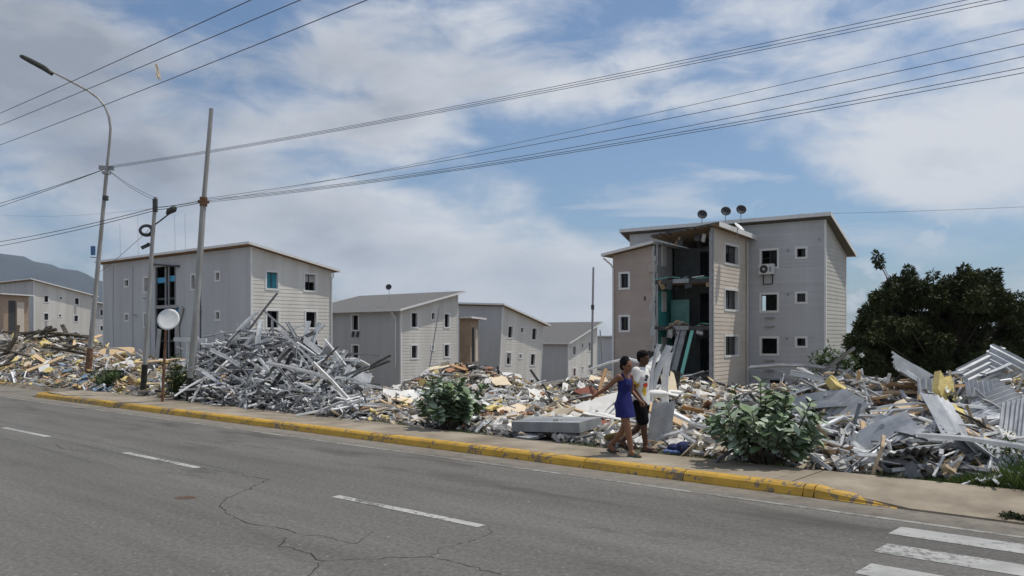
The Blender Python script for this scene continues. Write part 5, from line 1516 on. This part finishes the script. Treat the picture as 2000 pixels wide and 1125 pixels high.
rr = random.Random(41)
loc = at(1840, 752, 34); loc.z = gz(loc.x, loc.y)
OUT = [(1668, 668, 700), (1690, 600, 735), (1712, 570, 745), (1745, 545, 750), (1775, 528, 752), (1800, 545, 752), (1820, 548, 752), (1842, 525, 752), (1900, 524, 752), (1950, 530, 752), (1962, 556, 752), (1990, 575, 752)]
cl = crown_clumps(OUT, 34, loc, rr, 3.2, 190, .22, .62)
for px, py, r in ((1714, 498, .13), (1715, 508, .17), (1718, 516, .14), (1775, 528, .2), (1822, 538, .18), (1884, 527, .22), (1942, 532, .22), (1660, 660, .18), (1668, 672, .25), (1680, 688, .3)):
    cl.append((at(px, py, 33.5) - loc, r))
tree('broadleaf_tree', loc, cl, 105000, .19, .085, 'leaf_tree', 'large dark rounded tree beside the torn corner house', 42, 1.7, .22)
loc = at(2085, 752, 36); loc.z = gz(loc.x, loc.y)
OUT = [(1965, 600, 740), (1990, 568, 745), (2040, 560, 750), (2120, 550, 752), (2200, 580, 750), (2240, 650, 740)]
cl = crown_clumps(OUT, 36, loc, rr, 3.0, 110, .25, .6)
tree('broadleaf_tree', loc, cl, 26000, .17, .075, 'leaf_dark', 'dark tree cut by the right picture edge', 43, 1.6, .2)
# pale site wall behind the tree's left foot
b = MB(); c = at(1690, 745, 41)
wl = empty('site_wall', (c.x, c.y, -.9), R(-35)); tag(wl, 'low pale site wall glimpsed left of the dark tree', 'wall')
b = MB(); b.box((-1.4, 0, -.3), (7, .18, 2.0)); b.build('wall_face', 'core_board', wl)
b = MB(); b.box((-1.45, -.04, 2.0), (7.05, .22, 2.1)); b.build('coping', 'trim_white', wl)


# ------------------------------------------------------------------ hills and far ground
def hills():
    xs = np.linspace(-4200, 3600, 160); V = []; Fc = []; D = 10
    for i, x in enumerate(xs):
        for j in range(D + 1):
            u = j / D
            y = 3000 + 1500 * u
            px = 1000 + x / 3600 * F
            crest = float(np.interp(px, [-900, -200, 0, 60, 120, 190, 260, 420, 700, 1000, 2500], [520, 440, 300, 262, 222, 172, 120, 40, 4, -6, -6]))
            z = -6 + (crest + 6) * math.sin(u * math.pi / 2) ** 1.2 + (24 * noise.noise((x * .004, u * 3, 0)) + 12 * noise.noise((x * .012, u * 6, 2))) * u * min(1, max(crest, 0) / 60)
            V.append((x, y, z))
    for i in range(len(xs) - 1):
        for j in range(D): a = i * (D + 1) + j; Fc.append((a, a + D + 1, a + D + 2, a + 1))
    o = link('hills', mesh(V, Fc), 'hill', None, True); tag(o, kind='structure')


hills()


# ------------------------------------------------------------------ people
def person(name, loc, rz, parts, voxel, m, label):
    """one continuous skin over a jointed figure: tapered limbs and ellipsoids, fused"""
    b = MB()
    for p in parts: b_add(b, p)
    me = fuse(b, voxel); o = link(name, me, m, None, True); o.location = loc; o.rotation_euler = (0, 0, rz); tag(o, label, 'person'); return o


def b_add(b, p):
    if p[0] == 'limb':                           # ('limb', [(point, radius)...])
        pts = p[1]; ps = []; rs = []
        for (a, ra), (c, rc) in zip(pts, pts[1:]):
            for i in range(4): ps.append(Vector(a).lerp(Vector(c), i / 4)); rs.append(ra + (rc - ra) * i / 4)
        ps.append(Vector(pts[-1][0])); rs.append(pts[-1][1]); b.tube(ps, rs, 12)
        for q, r in pts: b.ell(q, (r, r, r), 12, 8)
    elif p[0] == 'ell': b.ell(p[1], p[2], 16, 12, p[3] if len(p) > 3 else None)
    elif p[0] == 'loft':                         # ('loft', [(x, y, z, rx, ry)...]) stacked elliptic rings
        rg = p[1]; n = 20; k0 = len(b.V)
        for (x, y, z, rx, ry) in rg:
            for k in range(n): a = 2 * math.pi * k / n; b.V.append((x + rx * math.cos(a), y + ry * math.sin(a), z))
        for i in range(len(rg) - 1):
            for k in range(n): k2 = (k + 1) % n; b.F.append((k0 + i * n + k, k0 + i * n + k2, k0 + (i + 1) * n + k2, k0 + (i + 1) * n + k))
        b.F.append(tuple(k0 + k for k in reversed(range(n)))); b.F.append(tuple(k0 + (len(rg) - 1) * n + k for k in range(n)))


def fuse(b, voxel):
    me = mesh(b.V, b.F); o = bpy.data.objects.new('tmp', me); COL.objects.link(o)
    md = o.modifiers.new('r', 'REMESH'); md.mode = 'VOXEL'; md.voxel_size = voxel; md.use_smooth_shade = True
    sm = o.modifiers.new('s', 'SMOOTH'); sm.factor = .5; sm.iterations = 3
    dg = bpy.context.evaluated_depsgraph_get(); out = bpy.data.meshes.new_from_object(o.evaluated_get(dg))
    bpy.data.objects.remove(o); out.materials.clear(); return out


def hand(wrist, d, palm_n, size=1.0, curl=.5, thumb=1):
    """palm and five unequal bent fingers; d = pointing direction, palm_n = out of the palm"""
    d = Vector(d).normalized(); nrm = Vector(palm_n); nrm = (nrm - d * nrm.dot(d)).normalized(); s = d.cross(nrm); w = Vector(wrist); P = []
    P.append(('limb', [(w, .026 * size), (w + d * .05 * size, .027 * size)]))
    for k, (off, ln) in enumerate(((-.030, .066), (-.010, .076), (.010, .071), (.028, .056))):
        a = w + d * .072 * size + s * off * size; P.append(('limb', [(w + d * .03 * size + s * off * .7 * size, .014 * size), (a, .0125 * size)]))
        q1 = a + (d * math.cos(curl * .5) + nrm * math.sin(curl * .5)) * ln * .5 * size; q2 = q1 + (d * math.cos(curl * 1.5) + nrm * math.sin(curl * 1.5)) * ln * .5 * size
        P.append(('limb', [(a, .0105 * size), (q1, .0095 * size), (q2, .0078 * size)]))
    a = w + d * .025 * size + s * (-.028 * thumb) * size; q1 = a + (d * .75 - s * .55 * thumb + nrm * .35).normalized() * .035 * size; q2 = q1 + (d * .9 - s * .15 * thumb + nrm * .4).normalized() * .030 * size
    P.append(('limb', [(a, .0135 * size), (q1, .0115 * size), (q2, .0085 * size)])); return P


def foot(ankle, d, up=0.0, size=1.0):
    """ankle joint, toe direction; up lifts the heel"""
    a = Vector(ankle); d = Vector(d).normalized(); ball = a + d * .13 * size + Vector((0, 0, -.055 - up)); heel = a - d * .045 * size + Vector((0, 0, -.035)); toe = ball + d * .06 * size
    toe.z = ball.z - .004
    return [('limb', [(a, .040 * size), (heel, .036 * size)]), ('limb', [(heel, .034 * size), (ball, .034 * size), (toe, .022 * size)]), ('limb', [(a, .04 * size), (ball, .034 * size)])]


def head(c, yaw=0.0, pitch=0.0, size=1.0):
    """skull, face, nose, brow, chin, ears; c = centre of the skull; looks along +x turned by yaw"""
    M = Matrix.Rotation(yaw, 3, 'Z') @ Matrix.Rotation(pitch, 3, 'Y'); c = Vector(c); P = []

    def e(p, r): P.append(('ell', c + M @ (Vector(p) * size), tuple(q * size for q in r), M))
    e((0, 0, .02), (.098, .078, .095)); e((.022, 0, -.045), (.072, .062, .075)); e((.055, 0, -.088), (.034, .034, .026)); e((.094, 0, -.018), (.018, .013, .026)); e((.105, 0, -.034), (.014, .015, .011))
    e((.080, 0, .012), (.018, .055, .013)); e((.082, 0, -.066), (.017, .025, .008)); e((.080, 0, -.078), (.016, .023, .008))
    for s in (-1, 1): e((-.005, s * .078, -.022), (.020, .010, .032)); e((.060, s * .036, -.030), (.024, .022, .026))
    return P


def eyes(parent, c, yaw, m_white='trim_white', size=1.0):
    M = Matrix.Rotation(yaw, 3, 'Z'); c = Vector(c); b = MB()
    for s in (-1, 1): b = MB(); b.ell(c + M @ Vector((.086, s * .031, -.004)) * size, (.008, .013, .007), 8, 6); b.build('eye', 'hair_black', parent)


WALK = math.atan2(-.651, .759)
# --- woman in the blue dress: right foot forward, right arm swung back
g = rw(0, 0); wl_ = Vector((1.92, 14.02, .15))
rsh, lsh = Vector((.0, -.165, 1.345)), Vector((.02, .165, 1.345))
rel, rwr = Vector((-.22, -.235, 1.14)), Vector((-.43, -.25, 1.01))
lel, lwr = Vector((.02, .215, 1.08)), Vector((.20, .20, .92))
hc = Vector((.05, 0, 1.535))
skin = [('loft', [(0, 0, .80, .10, .14), (0, 0, .88, .115, .165), (0, 0, .97, .105, .15), (.005, 0, 1.08, .085, .122), (.01, 0, 1.20, .098, .138), (.01, 0, 1.30, .092, .150), (.005, 0, 1.36, .065, .13), (.01, 0, 1.40, .05, .06)]),
        ('limb', [((.005, 0, 1.37), .056), ((.03, 0, 1.46), .050)]),
        ('limb', [(lsh, .052), (lel, .038), (lwr, .026)]), ('limb', [(rsh, .052), (rel, .038), (rwr, .026)]),
        ('limb', [((0, -.085, .86), .098), ((.13, -.085, .48), .057), ((.145, -.085, .36), .056), ((.20, -.085, .09), .036)]),
        ('limb', [((0, .085, .86), .098), ((-.05, .085, .48), .057), ((-.13, .085, .35), .055), ((-.33, .085, .135), .036)])]
skin += hand(rwr, rwr - rel, (0, 1, -.3), .95, .55, 1) + hand(lwr, lwr - lel, (-.2, -1, 0), .95, .6, -1) + foot((.20, -.085, .085), (1, -.05, 0), 0, .95) + foot((-.33, .085, .135), (1, .05, -.35), .05, .95) + head(hc, R(-8))
woman = person('person', wl_, WALK, skin, .0075, 'skin_tan', 'person in short blue dress walking with one arm swung back')
b = MB()
b_add(b, ('loft', [(.026, 0, .655, .165, .190), (.018, 0, .74, .156, .190), (.006, 0, .82, .146, .190), (0, 0, .90, .134, .183), (0, 0, .98, .118, .163), (.005, 0, 1.08, .100, .138), (.012, 0, 1.20, .118, .152), (.012, 0, 1.28, .108, .150), (.005, 0, 1.335, .075, .118)]))
b_add(b, ('ell', (.06, -.065, 1.215), (.062, .062, .062))); b_add(b, ('ell', (.06, .065, 1.215), (.062, .062, .062))); b_add(b, ('ell', (-.065, -.06, .86), (.085, .085, .095))); b_add(b, ('ell', (-.065, .06, .86), (.085, .085, .095)))
for s in (-1, 1): b_add(b, ('limb', [((.06, s * .085, 1.30), .026), ((.02, s * .095, 1.385), .024), ((-.04, s * .085, 1.31), .026)]))
dress = link('dress', fuse(b, .0095), 'dress_blue', woman, True)
b = MB(); b_add(b, ('ell', hc + Vector((-.018, 0, .035)), (.104, .090, .098))); b_add(b, ('ell', hc + Vector((-.06, 0, -.01)), (.065, .082, .085))); b_add(b, ('ell', hc + Vector((-.03, 0, .115)), (.070, .066, .052))); b_add(b, ('ell', hc + Vector((-.09, 0, .075)), (.045, .05, .05)))
link('hair', fuse(b, .008), 'hair_black', woman, True)
eyes(woman, hc, R(-8))
for a, d, up, m in (((.20, -.085, .085), Vector((1, -.05, 0)), 0, 'sandal_teal'), ((-.33, .085, .135), Vector((1, .05, -.30)), .05, 'sandal')):
    a = Vector(a); d.normalize(); b = MB(); c = a + d * .055 + Vector((0, 0, -.074 - up * .6)); M = d.to_track_quat('X', 'Z').to_matrix()
    b.obox(c, (.25, .085, .02), M); b.obox(c + d * .06 + Vector((0, 0, .045)), (.05, .088, .03), M); b.build('sandal', m, woman)

# --- man in white shirt and black shorts
ml = Vector((2.29, 14.52, .15))
rsh, lsh = Vector((.0, -.20, 1.43)), Vector((.02, .20, 1.43))
rel, rwr = Vector((-.02, -.27, 1.14)), Vector((.14, -.27, .93))
lel, lwr = Vector((-.06, .26, 1.14)), Vector((-.04, .26, .90))
hc = Vector((.045, 0, 1.645))
skin = [('loft', [(0, 0, .86, .11, .15), (0, 0, .95, .115, .165), (0, 0, 1.05, .10, .15), (.005, 0, 1.18, .105, .16), (.01, 0, 1.32, .112, .175), (.005, 0, 1.42, .085, .165), (.01, 0, 1.47, .06, .07)]),
        ('limb', [((.005, 0, 1.45), .066), ((.03, 0, 1.56), .058)]),
        ('limb', [(lsh, .060), (lel, .044), (lwr, .030)]), ('limb', [(rsh, .060), (rel, .044), (rwr, .030)]),
        ('limb', [((0, -.09, .90), .10), ((.09, -.09, .50), .062), ((.10, -.09, .38), .060), ((.13, -.09, .09), .038)]),
        ('limb', [((0, .09, .90), .10), ((-.04, .09, .50), .062), ((-.13, .09, .37), .060), ((-.42, .09, .15), .038)])]
skin += hand(rwr, rwr - rel, (-.1, 1, 0), 1.05, .8, 1) + hand(lwr, lwr - lel, (0, -1, 0), 1.05, .6, -1) + foot((.13, -.09, .085), (1, -.1, 0), 0, 1.08) + foot((-.42, .09, .15), (1, .05, -.5), .055, 1.05) + head(hc, R(-5), R(4), 1.02)
man = person('person', ml, WALK + R(6), skin, .0080, 'skin_brown', 'person in printed white shirt and black shorts walking')
b = MB()
b_add(b, ('loft', [(.005, 0, .82, .148, .205), (.002, 0, .92, .142, .198), (0, 0, 1.05, .130, .185), (.005, 0, 1.18, .130, .186), (.01, 0, 1.32, .135, .196), (.005, 0, 1.42, .105, .185), (.005, 0, 1.475, .075, .10), (.01, 0, 1.495, .068, .078)]))
for s_, e_ in ((rsh, rel), (lsh, lel)): b_add(b, ('limb', [(s_ + Vector((0, 0, -.005)), .078), (s_.lerp(e_, .62), .078)]))
b_add(b, ('ell', (-.06, -.12, .90), (.08, .07, .08)))
shirt = link('shirt', fuse(b, .010), 'shirt_white', man, True)
# print on the cloth: chosen faces of the shirt carry the printed colours
sm_ = shirt.data
for m in ('print_dark', 'print_red', 'print_yellow'): sm_.materials.append(MATS[m])
for p in sm_.polygons:
    x, y, z = p.center
    if x > .03 and y < .06:
        if ((y + .05) / .055) ** 2 + ((z - 1.325) / .035) ** 2 < 1 or ((y + .075) / .04) ** 2 + ((z - 1.27) / .022) ** 2 < 1: p.material_index = 1
        elif ((y + .07) / .06) ** 2 + ((z - 1.175) / .042) ** 2 < 1: p.material_index = 2
        elif ((y + .095) / .045) ** 2 + ((z - 1.07) / .085) ** 2 < 1: p.material_index = 3
    if y < -.15 and ((x + .0) / .05) ** 2 + ((z - 1.19) / .075) ** 2 < 1: p.material_index = 3
b = MB()
b_add(b, ('loft', [(0, 0, .80, .138, .19), (0, 0, .90, .135, .19), (0, 0, .99, .120, .175)]))
b_add(b, ('limb', [((0, -.09, .86), .125), ((.075, -.09, .56), .108)])); b_add(b, ('limb', [((0, .09, .86), .125), ((-.035, .09, .56), .108)]))
link('shorts', fuse(b, .010), 'shorts_black', man, True)
b = MB()
rr = random.Random(8); b_add(b, ('ell', hc + Vector((-.018, 0, .050)), (.112, .097, .082))); b_add(b, ('ell', hc + Vector((-.065, 0, .0)), (.055, .082, .075)))
for k in range(60):
    a = rr.uniform(0, 6.28); e = rr.uniform(.25, 1.5); d = Vector((math.cos(a) * math.cos(e), math.sin(a) * math.cos(e), math.sin(e))); b_add(b, ('ell', hc + Vector((-.018 + d.x * .104, d.y * .09, .055 + d.z * .075)), (.020, .020, .018)))
link('hair', fuse(b, .007), 'hair_black', man, True)
eyes(man, hc, R(-5))
for a, d, up in (((.13, -.09, .085), Vector((1, -.1, 0)), 0), ((-.42, .09, .15), Vector((1, .05, -.42)), .055)):
    a = Vector(a); d.normalize(); b = MB(); c = a + d * .065 + Vector((0, 0, -.074 - up * .7)); M = d.to_track_quat('X', 'Z').to_matrix()
    b.obox(c, (.29, .10, .024), M); b.obox(c + d * .06 + Vector((0, 0, .05)), (.06, .102, .035), M); b.build('sandal', 'sandal', man)

# ------------------------------------------------------------------ haze
b = MB(); b.box((-5200, -400, -9), (5200, 5200, 520)); hz_ = b.build('haze', None)
m = bpy.data.materials.new('haze'); m.use_nodes = True; N = m.node_tree.nodes; N.clear()
o_ = N.new('ShaderNodeOutputMaterial'); v_ = N.new('ShaderNodeVolumePrincipled'); v_.inputs['Color'].default_value = (.66, .80, 1.0, 1); v_.inputs['Density'].default_value = .000085; v_.inputs['Anisotropy'].default_value = .2
m.node_tree.links.new(v_.outputs[0], o_.inputs['Volume']); hz_.data.materials.append(m); tag(hz_, 'pale blue air between here and the mountain', 'haze', kind='stuff')
